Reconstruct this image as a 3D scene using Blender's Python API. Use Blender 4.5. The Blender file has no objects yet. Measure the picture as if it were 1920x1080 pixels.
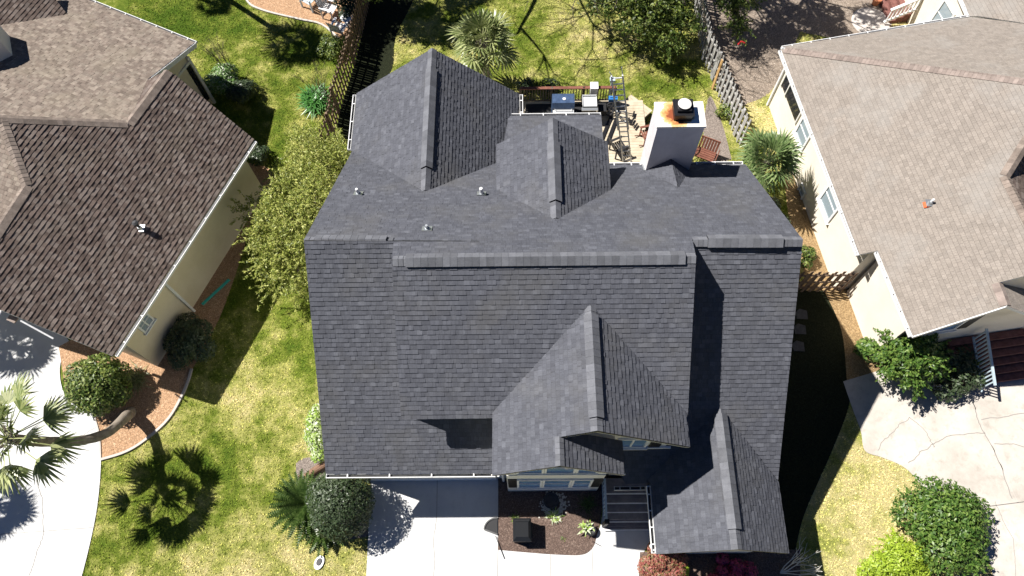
import bpy, math, random
import numpy as np
from mathutils import Vector, Matrix
from mathutils.geometry import tessellate_polygon
random.seed(7); rng = np.random.default_rng(7)
S = bpy.context.scene
col = S.collection
# ------------------------------------------------------------------ camera
FPX = 1380.0; CH = 27.0
RC = np.array([[0.99991601, 0.00955476, 0.00875659], [-0.00513378, 0.91237866, -0.40931507], [-0.01190023, 0.40923574, 0.91235108]])
cd = bpy.data.cameras.new('camera'); cam = bpy.data.objects.new('camera', cd); col.objects.link(cam)
cd.sensor_width = 36; cd.lens = 36 * FPX / 1920; cd.clip_end = 2000; cd.clip_start = 0.1
m = Matrix([list(RC[0]) + [0], list(RC[1]) + [0], list(RC[2]) + [CH], [0, 0, 0, 1]])
cam.matrix_world = m
S.camera = cam
# ------------------------------------------------------------------ light
SUNV = Vector((-0.67, 0.235, 1)).normalized()
W = bpy.data.worlds.new('World'); S.world = W; W.use_nodes = True
nt = W.node_tree; sky = nt.nodes.new('ShaderNodeTexSky'); sky.sky_type = 'NISHITA'; sky.sun_disc = False
sky.sun_elevation = math.asin(SUNV.z); sky.sun_rotation = math.atan2(SUNV.x, SUNV.y)
bg = nt.nodes['Background']; nt.links.new(sky.outputs[0], bg.inputs[0]); bg.inputs[1].default_value = 0.05; sky.air_density = 0.4; sky.dust_density = 0.0; sky.ozone_density = 10.0
sl = bpy.data.lights.new('sun', 'SUN'); sl.energy = 5.0; sl.angle = math.radians(0.53); sl.color = (1, 0.96, 0.9)
so = bpy.data.objects.new('sun', sl); col.objects.link(so); so.rotation_euler = SUNV.to_track_quat('Z', 'Y').to_euler()
so.location = (-30, 10, 45)
S.view_settings.view_transform = 'Standard'; S.view_settings.look = 'None'; S.view_settings.gamma = 1
S.view_settings.exposure = 0.95
S.cycles.max_bounces = 5; S.cycles.diffuse_bounces = 3

# ------------------------------------------------------------------ survey helpers
def ray(px, py):
    w = RC @ np.array([px - 960., 540. - py, -FPX]); return w
def at(px, py, z=0.0):
    w = ray(px, py); t = (z - CH) / w[2]; return Vector((w[0] * t, w[1] * t, z))
def hit(px, py, plane):
    P, n = plane; w = ray(px, py); o = np.array([0, 0, CH])
    t = ((np.array(P) - o) @ np.array(n)) / (w @ np.array(n)); p = o + w * t; return Vector(p)
def V(*a): return Vector(a)

# ------------------------------------------------------------------ materials
def mat(name, base, rough=0.8, metal=0.0, spec=0.3):
    m = bpy.data.materials.new(name); m.use_nodes = True; b = m.node_tree.nodes['Principled BSDF']
    b.inputs['Base Color'].default_value = (*base, 1); b.inputs['Roughness'].default_value = rough
    b.inputs['Metallic'].default_value = metal; b.inputs['Specular IOR Level'].default_value = spec
    return m
class NT:
    def __init__(s, m): s.m = m; s.t = m.node_tree; s.b = s.t.nodes['Principled BSDF']
    def n(s, typ, **kw):
        x = s.t.nodes.new('ShaderNode' + typ)
        for k, v in kw.items():
            if k in x.inputs: x.inputs[k].default_value = v
            else: setattr(x, k, v)
        return x
    def l(s, a, b): s.t.links.new(a, b)
    def coord(s, kind='Object'): return s.n('TexCoord').outputs[kind]
    def noise(s, scale, detail=4, rough=0.6, vec=None, dist=0):
        x = s.n('TexNoise'); x.inputs['Scale'].default_value = scale; x.inputs['Detail'].default_value = detail
        x.inputs['Roughness'].default_value = rough; x.inputs['Distortion'].default_value = dist
        s.l(vec or s.coord(), x.inputs['Vector']); return x.outputs['Fac']
    def ramp(s, fac, stops):
        r = s.n('ValToRGB'); e = r.color_ramp.elements
        while len(e) < len(stops): e.new(0.5)
        for i, (p, c) in enumerate(stops): e[i].position = p; e[i].color = (*c, 1) if len(c) == 3 else c
        s.l(fac, r.inputs[0]); return r.outputs[0]
    def mix(s, f, a, b, mode='MIX'):
        x = s.n('MixRGB'); x.blend_type = mode
        for i, v in ((0, f), (1, a), (2, b)):
            if isinstance(v, (int, float)): x.inputs[i].default_value = v
            elif isinstance(v, tuple): x.inputs[i].default_value = (*v, 1)
            else: s.l(v, x.inputs[i])
        return x.outputs[0]
    def bump(s, h, strength=0.5, dist=0.02):
        x = s.n('Bump'); x.inputs['Strength'].default_value = strength; x.inputs['Distance'].default_value = dist
        s.l(h, x.inputs['Height']); s.l(x.outputs[0], s.b.inputs['Normal'])
    def base(s, c): s.l(c, s.b.inputs['Base Color'])
def noisy(name, a, b, scale=3, rough=0.8, detail=6, fine=40, bump=0.2, spec=0.3, lo=0.35, hi=0.65):
    m = mat(name, a, rough, 0, spec); q = NT(m); f = q.noise(scale, detail, 0.65); c = q.ramp(f, [(lo, a), (hi, b)])
    g = q.noise(fine, 3, 0.6); c = q.mix(0.25, c, q.ramp(g, [(0.3, (0.35,) * 3), (0.7, (1,) * 3)]), 'MULTIPLY'); q.base(c); q.bump(g, bump, 0.01); return m
COURSE = 0.143
def shingle(name, tones, stain, stain_amt=0.3, rough=0.9, width=0.24, light=None, contrast=False):
    m = mat(name, tones[0], rough, 0, 0.25); q = NT(m); uv = q.coord('UV')
    def brick(w, off, c1, c2, sq=1.0):
        b = q.n('TexBrick'); b.offset = off; b.squash = sq; b.squash_frequency = 3; b.offset_frequency = 2
        b.inputs['Scale'].default_value = 1; b.inputs['Brick Width'].default_value = w; b.inputs['Row Height'].default_value = COURSE
        b.inputs['Mortar Size'].default_value = 0.004; b.inputs['Mortar Smooth'].default_value = 0.1; b.inputs['Bias'].default_value = 0
        b.inputs['Color1'].default_value = (*c1, 1); b.inputs['Color2'].default_value = (*c2, 1); b.inputs['Mortar'].default_value = (*[x * 0.45 for x in c1], 1)
        q.l(uv, b.inputs['Vector']); return b.outputs['Color']
    a = brick(width, 0.37, tones[0], tones[1], 1.4)
    b = brick(width * 0.62, 0.63, tones[2], tones[1], 0.8)
    c = q.mix(0.45, a, b)
    if light:
        mp = q.n('Mapping'); mp.inputs['Scale'].default_value = (1 / (width * 0.7), 1 / COURSE, 1); q.l(uv, mp.inputs[0])
        fl = q.n('VectorMath'); fl.operation = 'FLOOR'; q.l(mp.outputs[0], fl.inputs[0])
        wn = q.n('TexWhiteNoise'); q.l(fl.outputs[0], wn.inputs[0])
        c = q.mix(q.ramp(wn.outputs['Value'], [(0.6, (0, 0, 0)), (0.68, (0.5,) * 3)] if contrast else [(0.82, (0, 0, 0)), (0.98, (0.5,) * 3)]), c, light)
    isl = q.n('NewGeometry').outputs['Random Per Island']; c = q.mix(0.5 if contrast else 0.28, c, q.ramp(isl, [(0.0, (0.62,) * 3), (0.5, (1.0,) * 3), (1.0, (1.35,) * 3)]), 'MULTIPLY')
    g = q.noise(26, 4, 0.7); c = q.mix(0.45, c, q.ramp(g, [(0.25, (0.45,) * 3), (0.75, (1.25,) * 3)]), 'MULTIPLY')
    s_ = q.noise(0.55, 5, 0.6); c = q.mix(q.ramp(s_, [(0.5, (0, 0, 0)), (0.72, (stain_amt,) * 3)]), c, stain)
    q.base(c); q.bump(q.mix(0.5, g, a), 0.6, 0.012); return m
M = {}
M['slate'] = shingle('dark_slate_shingle', [(0.075, 0.078, 0.093), (0.092, 0.096, 0.113), (0.060, 0.063, 0.076)], (0.098, 0.094, 0.086), 0.35, light=(0.125, 0.13, 0.15))
def capmat(name, a, b):
    m = noisy(name, a, b, 4, 0.9, fine=30, bump=0.4); q = NT(m); src = q.b.inputs['Base Color'].links[0].from_socket
    q.base(q.mix(1.0, src, q.ramp(q.n('NewGeometry').outputs['Random Per Island'], [(0, (.8,) * 3), (1, (1.2,) * 3)]), 'MULTIPLY')); return m
M['slatecap'] = capmat('dark_slate_cap', (0.105, 0.108, 0.122), (0.135, 0.139, 0.155))
M['brown'] = shingle('brown_shingle', [(0.088, 0.064, 0.054), (0.132, 0.101, 0.086), (0.062, 0.044, 0.038)], (0.13, 0.11, 0.085), 0.35, light=(0.19, 0.16, 0.142), contrast=True)
M['brownlit'] = shingle('sunlit_brown_shingle', [(0.16, 0.127, 0.104), (0.22, 0.18, 0.15), (0.11, 0.083, 0.068)], (0.22, 0.19, 0.14), 0.35, light=(0.27, 0.23, 0.19), contrast=True)  # lit copy of the brown shingle, sunlight put into its colour
M['browncap'] = capmat('brown_cap', (0.15, 0.12, 0.10), (0.24, 0.195, 0.165))
M['tan'] = shingle('tan_shingle', width=0.17, tones=[(0.235, 0.205, 0.178), (0.258, 0.226, 0.198), (0.215, 0.185, 0.16)], stain=(0.26, 0.25, 0.235), stain_amt=0.5)
M['tancap'] = capmat('tan_cap', (0.2, 0.16, 0.14), (0.27, 0.22, 0.195))
M['white'] = noisy('white_paint', (0.72, 0.72, 0.72), (0.8, 0.8, 0.8), 2, 0.5, fine=12, bump=0.03)
M['stucco'] = noisy('chimney_stucco', (0.60, 0.57, 0.58), (0.72, 0.69, 0.69), 1.2, 0.85, fine=60, bump=0.25)
M['wallgrey'] = noisy('greige_siding', (0.68, 0.66, 0.61), (0.76, 0.74, 0.69), 1, 0.8, fine=50, bump=0.15)
M['wallcream'] = noisy('cream_stucco', (0.78, 0.71, 0.60), (0.84, 0.77, 0.67), 0.8, 0.85, fine=60, bump=0.25)
M['walltan'] = noisy('tan_stucco', (0.66, 0.57, 0.40), (0.74, 0.65, 0.48), 0.8, 0.85, fine=60, bump=0.25)
M['black'] = mat('black_metal', (0.012, 0.012, 0.014), 0.35, 0, 0.5)
M['blackmat'] = mat('black_plastic', (0.018, 0.018, 0.02), 0.55)
M['alu'] = mat('aluminium', (0.6, 0.61, 0.62), 0.4, 0.25)
M['steel'] = mat('grey_steel', (0.4, 0.42, 0.44), 0.35, 0.7)
M['wood'] = noisy('deck_wood', (0.42, 0.35, 0.25), (0.55, 0.48, 0.37), 3, 0.85, fine=40)
M['greydeck'] = noisy('grey_deck', (0.15, 0.14, 0.155), (0.22, 0.21, 0.225), 4, 0.7, fine=60)
M['picketlight'] = noisy('weathered_picket', (0.30, 0.29, 0.28), (0.46, 0.45, 0.43), 4, 0.9, fine=40)
M['picketbrown'] = noisy('brown_picket', (0.13, 0.085, 0.06), (0.24, 0.17, 0.12), 4, 0.9, fine=40)
M['redbrown'] = noisy('redwood_furniture', (0.14, 0.05, 0.035), (0.22, 0.09, 0.06), 6, 0.6)
M['teal'] = mat('teal_plastic', (0.05, 0.42, 0.36), 0.5)
M['blue'] = mat('blue_plastic', (0.03, 0.16, 0.42), 0.4)
M['bluecover'] = noisy('blue_cover', (0.035, 0.06, 0.12), (0.06, 0.10, 0.19), 6, 0.35, fine=14, bump=0.5)
M['rust'] = noisy('rust', (0.38, 0.14, 0.04), (0.55, 0.27, 0.1), 5, 0.8)
M['orange'] = mat('orange_paint', (0.6, 0.12, 0.04), 0.6)
M['red'] = mat('red_plastic', (0.5, 0.03, 0.03), 0.5)
M['bluegrey'] = noisy('bluegrey_paint', (0.42, 0.52, 0.58), (0.5, 0.6, 0.66), 3, 0.6)
M['brickred'] = noisy('red_brick_paving', (0.14, 0.06, 0.05), (0.22, 0.10, 0.085), 6, 0.85)
M['trunk'] = noisy('palm_trunk', (0.20, 0.165, 0.13), (0.33, 0.285, 0.235), 6, 0.95, fine=30, bump=0.8)
M['bark'] = noisy('bark', (0.10, 0.08, 0.06), (0.18, 0.15, 0.12), 8, 0.95, fine=30, bump=0.6)
M['twig'] = noisy('bleached_twig', (0.55, 0.52, 0.46), (0.7, 0.67, 0.6), 8, 0.8)
M['terracotta'] = noisy('terracotta', (0.42, 0.15, 0.07), (0.5, 0.2, 0.1), 8, 0.8)
M['stone'] = noisy('grey_stone', (0.05, 0.05, 0.053), (0.08, 0.08, 0.083), 8, 0.8)
M['burlap'] = noisy('brown_log', (0.16, 0.09, 0.06), (0.26, 0.16, 0.11), 8, 0.95, fine=30, bump=0.8)
def glass(name, c=(0.10, 0.2, 0.36)):
    m = mat(name, c, 0.08, 0.0, 0.9); return m
M['glass'] = glass('window_glass', (0.16, 0.28, 0.45)); M['darkglass'] = glass('dark_screen', (0.02, 0.022, 0.025))
M['skyglass'] = glass('pale_glass', (0.28, 0.34, 0.38))
def concrete(name, a, b, c_, stain):
    m = mat(name, a, 0.85, 0, 0.25); q = NT(m); f = q.noise(0.6, 7, 0.7); g = q.noise(2.6, 6, 0.7); h = q.noise(60, 3, 0.6)
    c = q.ramp(f, [(0.3, a), (0.7, b)]); c = q.mix(q.ramp(g, [(0.52, (0, 0, 0)), (0.75, (stain,) * 3)]), c, c_)
    c = q.mix(0.25, c, q.ramp(h, [(0.3, (0.6,) * 3), (0.7, (1,) * 3)]), 'MULTIPLY'); q.base(c); q.bump(h, 0.2, 0.005); return m
M['concrete'] = concrete('pale_concrete', (0.50, 0.50, 0.50), (0.60, 0.60, 0.59), (0.40, 0.39, 0.37), 0.4)
M['concrete2'] = concrete('warm_concrete', (0.38, 0.345, 0.305), (0.56, 0.525, 0.475), (0.28, 0.25, 0.215), 0.7)
M['joint'] = mat('joint', (0.16, 0.15, 0.14), 0.9); M['crack'] = mat('crack', (0.25, 0.235, 0.22), 0.95)
M['curb'] = concrete('curb_concrete', (0.42, 0.38, 0.35), (0.55, 0.5, 0.46), (0.3, 0.27, 0.25), 0.5)
def mulch(name, a, b, c_):
    m = mat(name, a, 0.95, 0, 0.1); q = NT(m); v = q.n('TexVoronoi'); v.inputs['Scale'].default_value = 22; q.l(q.coord(), v.inputs['Vector'])
    w = q.noise(14, 5, 0.75, dist=1.5); c = q.ramp(w, [(0.3, a), (0.55, b), (0.75, c_)])
    c = q.mix(0.5, c, q.ramp(v.outputs['Distance'], [(0.1, (1.3,) * 3), (0.6, (0.35,) * 3)]), 'MULTIPLY'); q.base(c); q.bump(w, 1.0, 0.05); return m
M['mulch_dark'] = mulch('brown_mulch', (0.08, 0.055, 0.045), (0.20, 0.14, 0.115), (0.42, 0.34, 0.28))
M['mulch_red'] = mulch('pine_bark', (0.27, 0.145, 0.075), (0.60, 0.38, 0.23), (0.85, 0.67, 0.48))
M['litter'] = mulch('leaf_litter', (0.14, 0.11, 0.09), (0.38, 0.31, 0.25), (0.85, 0.76, 0.66))
M['shadeground'] = mulch('painted_shade_ground', (0.012, 0.014, 0.008), (0.025, 0.03, 0.015), (0.05, 0.055, 0.03))  # near-black ground colour with the shade painted in
M['straw'] = mulch('pine_straw', (0.22, 0.14, 0.07), (0.42, 0.29, 0.15), (0.6, 0.48, 0.3))
M['soil'] = mulch('grey_soil', (0.20, 0.16, 0.14), (0.32, 0.27, 0.235), (0.45, 0.39, 0.34))
def lawn_color(q, isl=False):
    co = q.n('NewGeometry').outputs['Position']
    f = q.noise(0.22, 3, 0.55, vec=co); g = q.noise(1.1, 6, 0.7, vec=co)
    x = q.n('Math'); x.operation = 'MULTIPLY_ADD'; x.inputs[1].default_value = 0.55; q.l(g, x.inputs[0])
    y = q.n('Math'); y.operation = 'MULTIPLY'; y.inputs[1].default_value = 0.45; q.l(f, y.inputs[0]); q.l(y.outputs[0], x.inputs[2])
    # the lawn is worn and dry towards the driveway side and greener on the west lawn
    sp = q.n('SeparateXYZ'); q.l(co, sp.inputs[0])
    mr = q.n('MapRange'); mr.inputs['From Min'].default_value = -15; mr.inputs['From Max'].default_value = -6
    mr.inputs['To Min'].default_value = -0.06; mr.inputs['To Max'].default_value = 0.005; q.l(sp.outputs['X'], mr.inputs['Value'])
    my = q.n('MapRange'); my.inputs['From Min'].default_value = 8; my.inputs['From Max'].default_value = 1; my.inputs['To Min'].default_value = 0; my.inputs['To Max'].default_value = 0.05; q.l(sp.outputs['Y'], my.inputs['Value'])
    me_ = q.n('MapRange'); me_.inputs['From Min'].default_value = 8; me_.inputs['From Max'].default_value = 11.5; me_.inputs['To Min'].default_value = 0; me_.inputs['To Max'].default_value = 0.085; q.l(sp.outputs['X'], me_.inputs['Value'])
    xe = q.n('Math'); xe.operation = 'ADD'; q.l(x.outputs[0], xe.inputs[0]); q.l(me_.outputs[0], xe.inputs[1])
    z0 = q.n('Math'); z0.operation = 'ADD'; q.l(xe.outputs[0], z0.inputs[0]); q.l(my.outputs[0], z0.inputs[1])
    z = q.n('Math'); z.operation = 'ADD'; q.l(z0.outputs[0], z.inputs[0]); q.l(mr.outputs[0], z.inputs[1])
    return q.ramp(z.outputs[0], [(0.37, (0.075, 0.13, 0.012)), (0.46, (0.17, 0.215, 0.03)), (0.53, (0.38, 0.38, 0.11)), (0.63, (0.60, 0.52, 0.25))])
m_ = mat('lawn_ground', (0.2, 0.2, 0.1), 0.95, 0, 0.1); q = NT(m_); c = lawn_color(q); h = q.noise(30, 4, 0.75)
c = q.mix(0.85, c, q.ramp(h, [(0.3, (0.3, 0.3, 0.3)), (0.62, (1.0, 1.0, 1.0)), (0.8, (1.35, 1.3, 1.2))]), 'MULTIPLY'); q.base(c); q.bump(h, 1.0, 0.05); M['lawn'] = m_
m_ = mat('grass_blade', (0.2, 0.2, 0.1), 0.8, 0, 0.15); q = NT(m_); c = lawn_color(q); isl = q.n('NewGeometry').outputs['Random Per Island']
c = q.mix(1.0, c, q.ramp(isl, [(0.0, (0.4, 0.45, 0.3)), (0.55, (1.1, 1.1, 1.0)), (1.0, (1.9, 1.8, 1.6))]), 'MULTIPLY'); q.base(c); M['blade'] = m_
def leafmat(name, tones, rough=0.5, spec=0.4, trans=0.25):
    m = mat(name, tones[0], rough, 0, spec); q = NT(m); isl = q.n('NewGeometry').outputs['Random Per Island']
    k = len(tones) - 1; c = q.ramp(isl, [(i / max(k, 1), t) for i, t in enumerate(tones)]); q.base(c)
    tr = q.n('BsdfTranslucent'); q.l(c, tr.inputs[0]); mx = q.n('MixShader'); mx.inputs[0].default_value = trans
    out = q.t.nodes['Material Output']; q.l(q.b.outputs[0], mx.inputs[1]); q.l(tr.outputs[0], mx.inputs[2]); q.l(mx.outputs[0], out.inputs[0]); return m
M['palmleaf'] = leafmat('palm_leaf', [(0.09, 0.13, 0.04), (0.22, 0.26, 0.09), (0.40, 0.42, 0.20), (0.13, 0.18, 0.06)], 0.35, 0.6)
M['palmleaf2'] = leafmat('green_palm_leaf', [(0.08, 0.14, 0.045), (0.15, 0.22, 0.075), (0.24, 0.30, 0.13), (0.09, 0.15, 0.05)], 0.35, 0.6)
M['sago'] = leafmat('sago_leaf', [(0.02, 0.045, 0.008), (0.05, 0.09, 0.018), (0.09, 0.14, 0.035)], 0.35, 0.5)
M['wax'] = leafmat('willowy_leaf', [(0.09, 0.13, 0.02), (0.26, 0.31, 0.05), (0.50, 0.50, 0.15), (0.15, 0.19, 0.03)], 0.5)
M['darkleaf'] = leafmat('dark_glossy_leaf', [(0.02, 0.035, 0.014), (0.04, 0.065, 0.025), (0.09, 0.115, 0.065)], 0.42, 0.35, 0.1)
M['midleaf'] = leafmat('mid_green_leaf', [(0.035, 0.065, 0.012), (0.09, 0.14, 0.025), (0.24, 0.28, 0.07)], 0.45, 0.35)
M['greenleaf'] = leafmat('bright_green_leaf', [(0.035, 0.085, 0.015), (0.08, 0.155, 0.025), (0.19, 0.27, 0.06)], 0.42, 0.35)
M['limeleaf'] = leafmat('lime_leaf', [(0.20, 0.30, 0.02), (0.34, 0.46, 0.04), (0.45, 0.55, 0.08)], 0.45, 0.4, 0.35)
M['variegated'] = leafmat('variegated_leaf', [(0.2, 0.34, 0.04), (0.34, 0.48, 0.08), (0.6, 0.62, 0.5), (0.25, 0.36, 0.05)], 0.45)
M['redleaf'] = leafmat('bronze_red_leaf', [(0.20, 0.05, 0.04), (0.33, 0.10, 0.08), (0.20, 0.17, 0.07), (0.42, 0.16, 0.13)], 0.45)
M['pinkleaf'] = leafmat('magenta_leaf', [(0.35, 0.03, 0.10), (0.5, 0.07, 0.18), (0.2, 0.05, 0.06)], 0.45)
M['strap'] = leafmat('strap_leaf', [(0.03, 0.12, 0.02), (0.07, 0.22, 0.04), (0.12, 0.3, 0.07)], 0.35, 0.6)
M['flowerleaf'] = leafmat('flowering_leaf', [(0.05, 0.12, 0.02), (0.10, 0.2, 0.04), (0.2, 0.32, 0.1), (0.5, 0.52, 0.42)], 0.4)

# ------------------------------------------------------------------ mesh helpers
class MB:
    def __init__(s): s.v = []; s.f = []; s.uv = []; s.mi = []; s.pc = [0]
    def mark(s):
        if s.pc[-1] != len(s.f): s.pc.append(len(s.f))
    def each(s, name, mats, parent):
        """every piece becomes a part of its own"""
        ends = s.pc[1:] + [len(s.f)]
        for a, b in zip(s.pc, ends):
            if b > a:
                q_ = MB()
                for k in range(a, b): q_.face([s.v[i] for i in s.f[k]], s.mi[k])
                q_.build(name, mats, parent)
    def face(s, pts, mi=0, uv=None):
        i = len(s.v); s.v += [tuple(p) for p in pts]; s.f.append(tuple(range(i, i + len(pts)))); s.mi.append(mi)
        s.uv.append(uv or [(0, 0)] * len(pts))
    def box(s, c, sx, sy, sz, ux=V(1, 0, 0), uy=V(0, 1, 0), uz=V(0, 0, 1), mi=0):
        s.mark()
        c = Vector(c); a = ux * (sx / 2); b = uy * (sy / 2); d = uz * (sz / 2)
        p = [c - a - b - d, c + a - b - d, c + a + b - d, c - a + b - d, c - a - b + d, c + a - b + d, c + a + b + d, c - a + b + d]
        for q_ in ((3, 2, 1, 0), (4, 5, 6, 7), (0, 1, 5, 4), (1, 2, 6, 5), (2, 3, 7, 6), (3, 0, 4, 7)): s.face([p[k] for k in q_], mi)
        return s
    def beam(s, p0, p1, w, h, up=V(0, 0, 1), mi=0):
        p0 = Vector(p0); p1 = Vector(p1); d = p1 - p0; L = d.length
        if L < 1e-6: return s
        d /= L; side = d.cross(up)
        if side.length < 1e-4: side = d.cross(V(1, 0, 0))
        side.normalize(); u = side.cross(d)
        return s.box((p0 + p1) / 2, L, w, h, d, side, u, mi)
    def tube(s, pts, rad, seg=8, mi=0, cap=True):
        s.mark()
        pts = [Vector(p) for p in pts]; rings = []
        rad = rad if isinstance(rad, (list, tuple)) else [rad] * len(pts)
        for i, p in enumerate(pts):
            d = (pts[min(i + 1, len(pts) - 1)] - pts[max(i - 1, 0)]).normalized()
            a = d.cross(V(0.13, 0.2, 0.97));
            if a.length < 0.05: a = d.cross(V(1, 0, 0))
            a.normalize(); b = d.cross(a)
            rings.append([p + (a * math.cos(t) + b * math.sin(t)) * rad[i] for t in [2 * math.pi * k / seg for k in range(seg)]])
        for r0, r1 in zip(rings, rings[1:]):
            for k in range(seg): s.face([r0[k], r0[(k + 1) % seg], r1[(k + 1) % seg], r1[k]], mi)
        if cap: s.face(rings[0][::-1], mi); s.face(rings[-1], mi)
        return s
    def lathe(s, c, prof, seg=24, mi=0):
        s.mark()
        c = Vector(c); rings = [[c + V(r * math.cos(2 * math.pi * k / seg), r * math.sin(2 * math.pi * k / seg), z) for k in range(seg)] for r, z in prof]
        for r0, r1 in zip(rings, rings[1:]):
            for k in range(seg): s.face([r0[k], r0[(k + 1) % seg], r1[(k + 1) % seg], r1[k]], mi)
        s.face(rings[-1], mi); s.face(rings[0][::-1], mi); return s
    def prism(s, pts, d, mi=0):
        s.mark()
        pts = [Vector(p) for p in pts]; d = Vector(d); q_ = [p + d for p in pts]
        n = (pts[1] - pts[0]).cross(pts[2] - pts[1])
        s.face(pts, mi); s.face(q_[::-1], mi); k = len(pts)
        for i in range(k): j = (i + 1) % k; s.face([pts[j], pts[i], q_[i], q_[j]], mi)
        return s
    def build(s, name, mats, parent=None, smooth=False, weld=False):
        me = bpy.data.meshes.new(name); me.from_pydata(s.v, [], s.f)
        if not isinstance(mats, (list, tuple)): mats = [mats]
        for m in mats: me.materials.append(m)
        me.polygons.foreach_set('material_index', s.mi)
        uvl = me.uv_layers.new(name='UVMap'); flat = [c for f in s.uv for p in f for c in p]; uvl.data.foreach_set('uv', flat)
        if weld:
            import bmesh
            bm = bmesh.new(); bm.from_mesh(me); bmesh.ops.remove_doubles(bm, verts=bm.verts, dist=1e-4); bmesh.ops.recalc_face_normals(bm, faces=bm.faces); bm.to_mesh(me); bm.free()
        if smooth: me.polygons.foreach_set('use_smooth', [True] * len(me.polygons))
        o = bpy.data.objects.new(name, me); col.objects.link(o)
        if parent: o.parent = parent; o.matrix_parent_inverse = Matrix.Translation(-parent.location) if parent.type == 'EMPTY' and parent.parent is None else Matrix()
        return o
def fast_mesh(name, verts, nper, material, parent=None):
    n = len(verts) // nper; me = bpy.data.meshes.new(name); me.vertices.add(len(verts)); me.vertices.foreach_set('co', verts.astype(np.float32).ravel())
    me.loops.add(n * nper); me.loops.foreach_set('vertex_index', np.arange(n * nper, dtype=np.int32)); me.polygons.add(n)
    me.polygons.foreach_set('loop_start', np.arange(0, n * nper, nper, dtype=np.int32)); me.polygons.foreach_set('loop_total', np.full(n, nper, dtype=np.int32))
    me.materials.append(material); me.update(calc_edges=True); o = bpy.data.objects.new(name, me); col.objects.link(o)
    if parent: o.parent = parent; o.matrix_parent_inverse = Matrix.Translation(-parent.location)
    return o
def tag(o, label=None, cat=None, group=None, kind=None):
    if label: o['label'] = label
    if cat: o['category'] = cat
    if group: o['group'] = group
    if kind: o['kind'] = kind
    return o
def thing(name, loc, label, cat, group=None):
    o = bpy.data.objects.new(name, None); o.location = loc; o.empty_display_size = 0.3; col.objects.link(o); bpy.context.view_layer.update(); return tag(o, label, cat, group)

# ------------------------------------------------------------------ roof builder
def newell(p):
    n = V(0, 0, 0)
    for a, b in zip(p, p[1:] + p[:1]): n += V((a.y - b.y) * (a.z + b.z), (a.z - b.z) * (a.x + b.x), (a.x - b.x) * (a.y + b.y))
    n.normalize(); return n if n.z > 0 else -n
def clip(poly, k, val, keep_above):
    out = []
    for a, b in zip(poly, poly[1:] + poly[:1]):
        ia = (a[k] >= val) == keep_above or abs(a[k] - val) < 1e-9; ib = (b[k] >= val) == keep_above or abs(b[k] - val) < 1e-9
        if ia: out.append(a)
        if ia != ib:
            t = (val - a[k]) / (b[k] - a[k]); out.append(tuple(a[i] + (b[i] - a[i]) * t for i in range(2)))
    return out
TABS = {}
def row_tabs(k):
    """laminated shingles: tabs of random width, single or double thickness, the same break points for one course"""
    if k not in TABS:
        r = random.Random(k * 7919 + 3); x = -32.0; out = []; hi = True
        while x < 32: w = r.uniform(.11, .27); out.append((x, x + w, 1.0 if hi else r.choice((.42, .6)))); x += w; hi = not hi if r.random() < .8 else hi
        TABS[k] = out
    return TABS[k]
def roof_into(mb, pts, thick=0.11, butt=0.021, side_mi=1):
    pts = [Vector(p) for p in pts]; n = newell(pts)
    u = V(0, 0, 1).cross(n); u.normalize(); v = n.cross(u)
    if v.z < 0: v = -v; u = -u
    c0 = n * n.dot(pts[0]); P2 = [(p.dot(u), p.dot(v)) for p in pts]
    back = lambda q_, h: c0 + u * q_[0] + v * q_[1] + n * h
    vmin = min(p[1] for p in P2); vmax = max(p[1] for p in P2)
    for tri in tessellate_polygon([[V(a, b, 0) for a, b in P2]]):
        t2 = [P2[i] for i in tri]
        ar = (t2[1][0] - t2[0][0]) * (t2[2][1] - t2[0][1]) - (t2[2][0] - t2[0][0]) * (t2[1][1] - t2[0][1])
        if abs(ar) < 1e-6: continue
        if ar < 0: t2 = t2[::-1]
        k0 = math.floor(min(p[1] for p in t2) / COURSE); k1 = math.ceil(max(p[1] for p in t2) / COURSE)
        for k in range(k0, k1):
            a = clip(t2, 1, k * COURSE, True)
            if len(a) < 3: continue
            a = clip(a, 1, (k + 1) * COURSE, False)
            if len(a) < 3: continue
            u0 = min(q_[0] for q_ in a); u1 = max(q_[0] for q_ in a)
            for (s0, s1, hb_) in row_tabs(k):
                if s1 <= u0 or s0 >= u1: continue
                g_ = a if s0 <= u0 else clip(a, 0, s0, True)
                if len(g_) >= 3 and s1 < u1: g_ = clip(g_, 0, s1, False)
                if len(g_) < 3: continue
                bt = butt * hb_
                mb.face([back(q_, 0.003 + bt * (1 - (q_[1] - k * COURSE) / COURSE)) for q_ in g_], 0, list(g_))
                for p, r in zip(g_, g_[1:] + g_[:1]):
                    if abs(p[1] - k * COURSE) < 1e-6 and abs(r[1] - k * COURSE) < 1e-6 and abs(p[0] - r[0]) > 1e-5:
                        mb.face([back(p, -0.01), back(r, -0.01), back(r, bt + 0.003), back(p, bt + 0.003)], 0, [(p[0], p[1] + 0.02)] * 2 + [(r[0], r[1] + 0.02)] * 2)
    top = [c0 + u * a + v * b for a, b in P2]; low = [p - n * thick for p in top]
    mb.face(top, side_mi); mb.face(low[::-1], side_mi)
    for i in range(len(top)):
        j = (i + 1) % len(top); mb.face([low[i], low[j], top[j], top[i]], side_mi)
def roof(name, parent, polys, mats, label=None, thick=0.11, butt=0.021):
    mb = MB()
    for p in polys: roof_into(mb, p, thick, butt)
    o = mb.build(name, mats, parent)
    if label: o['label'] = label
    return o
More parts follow.
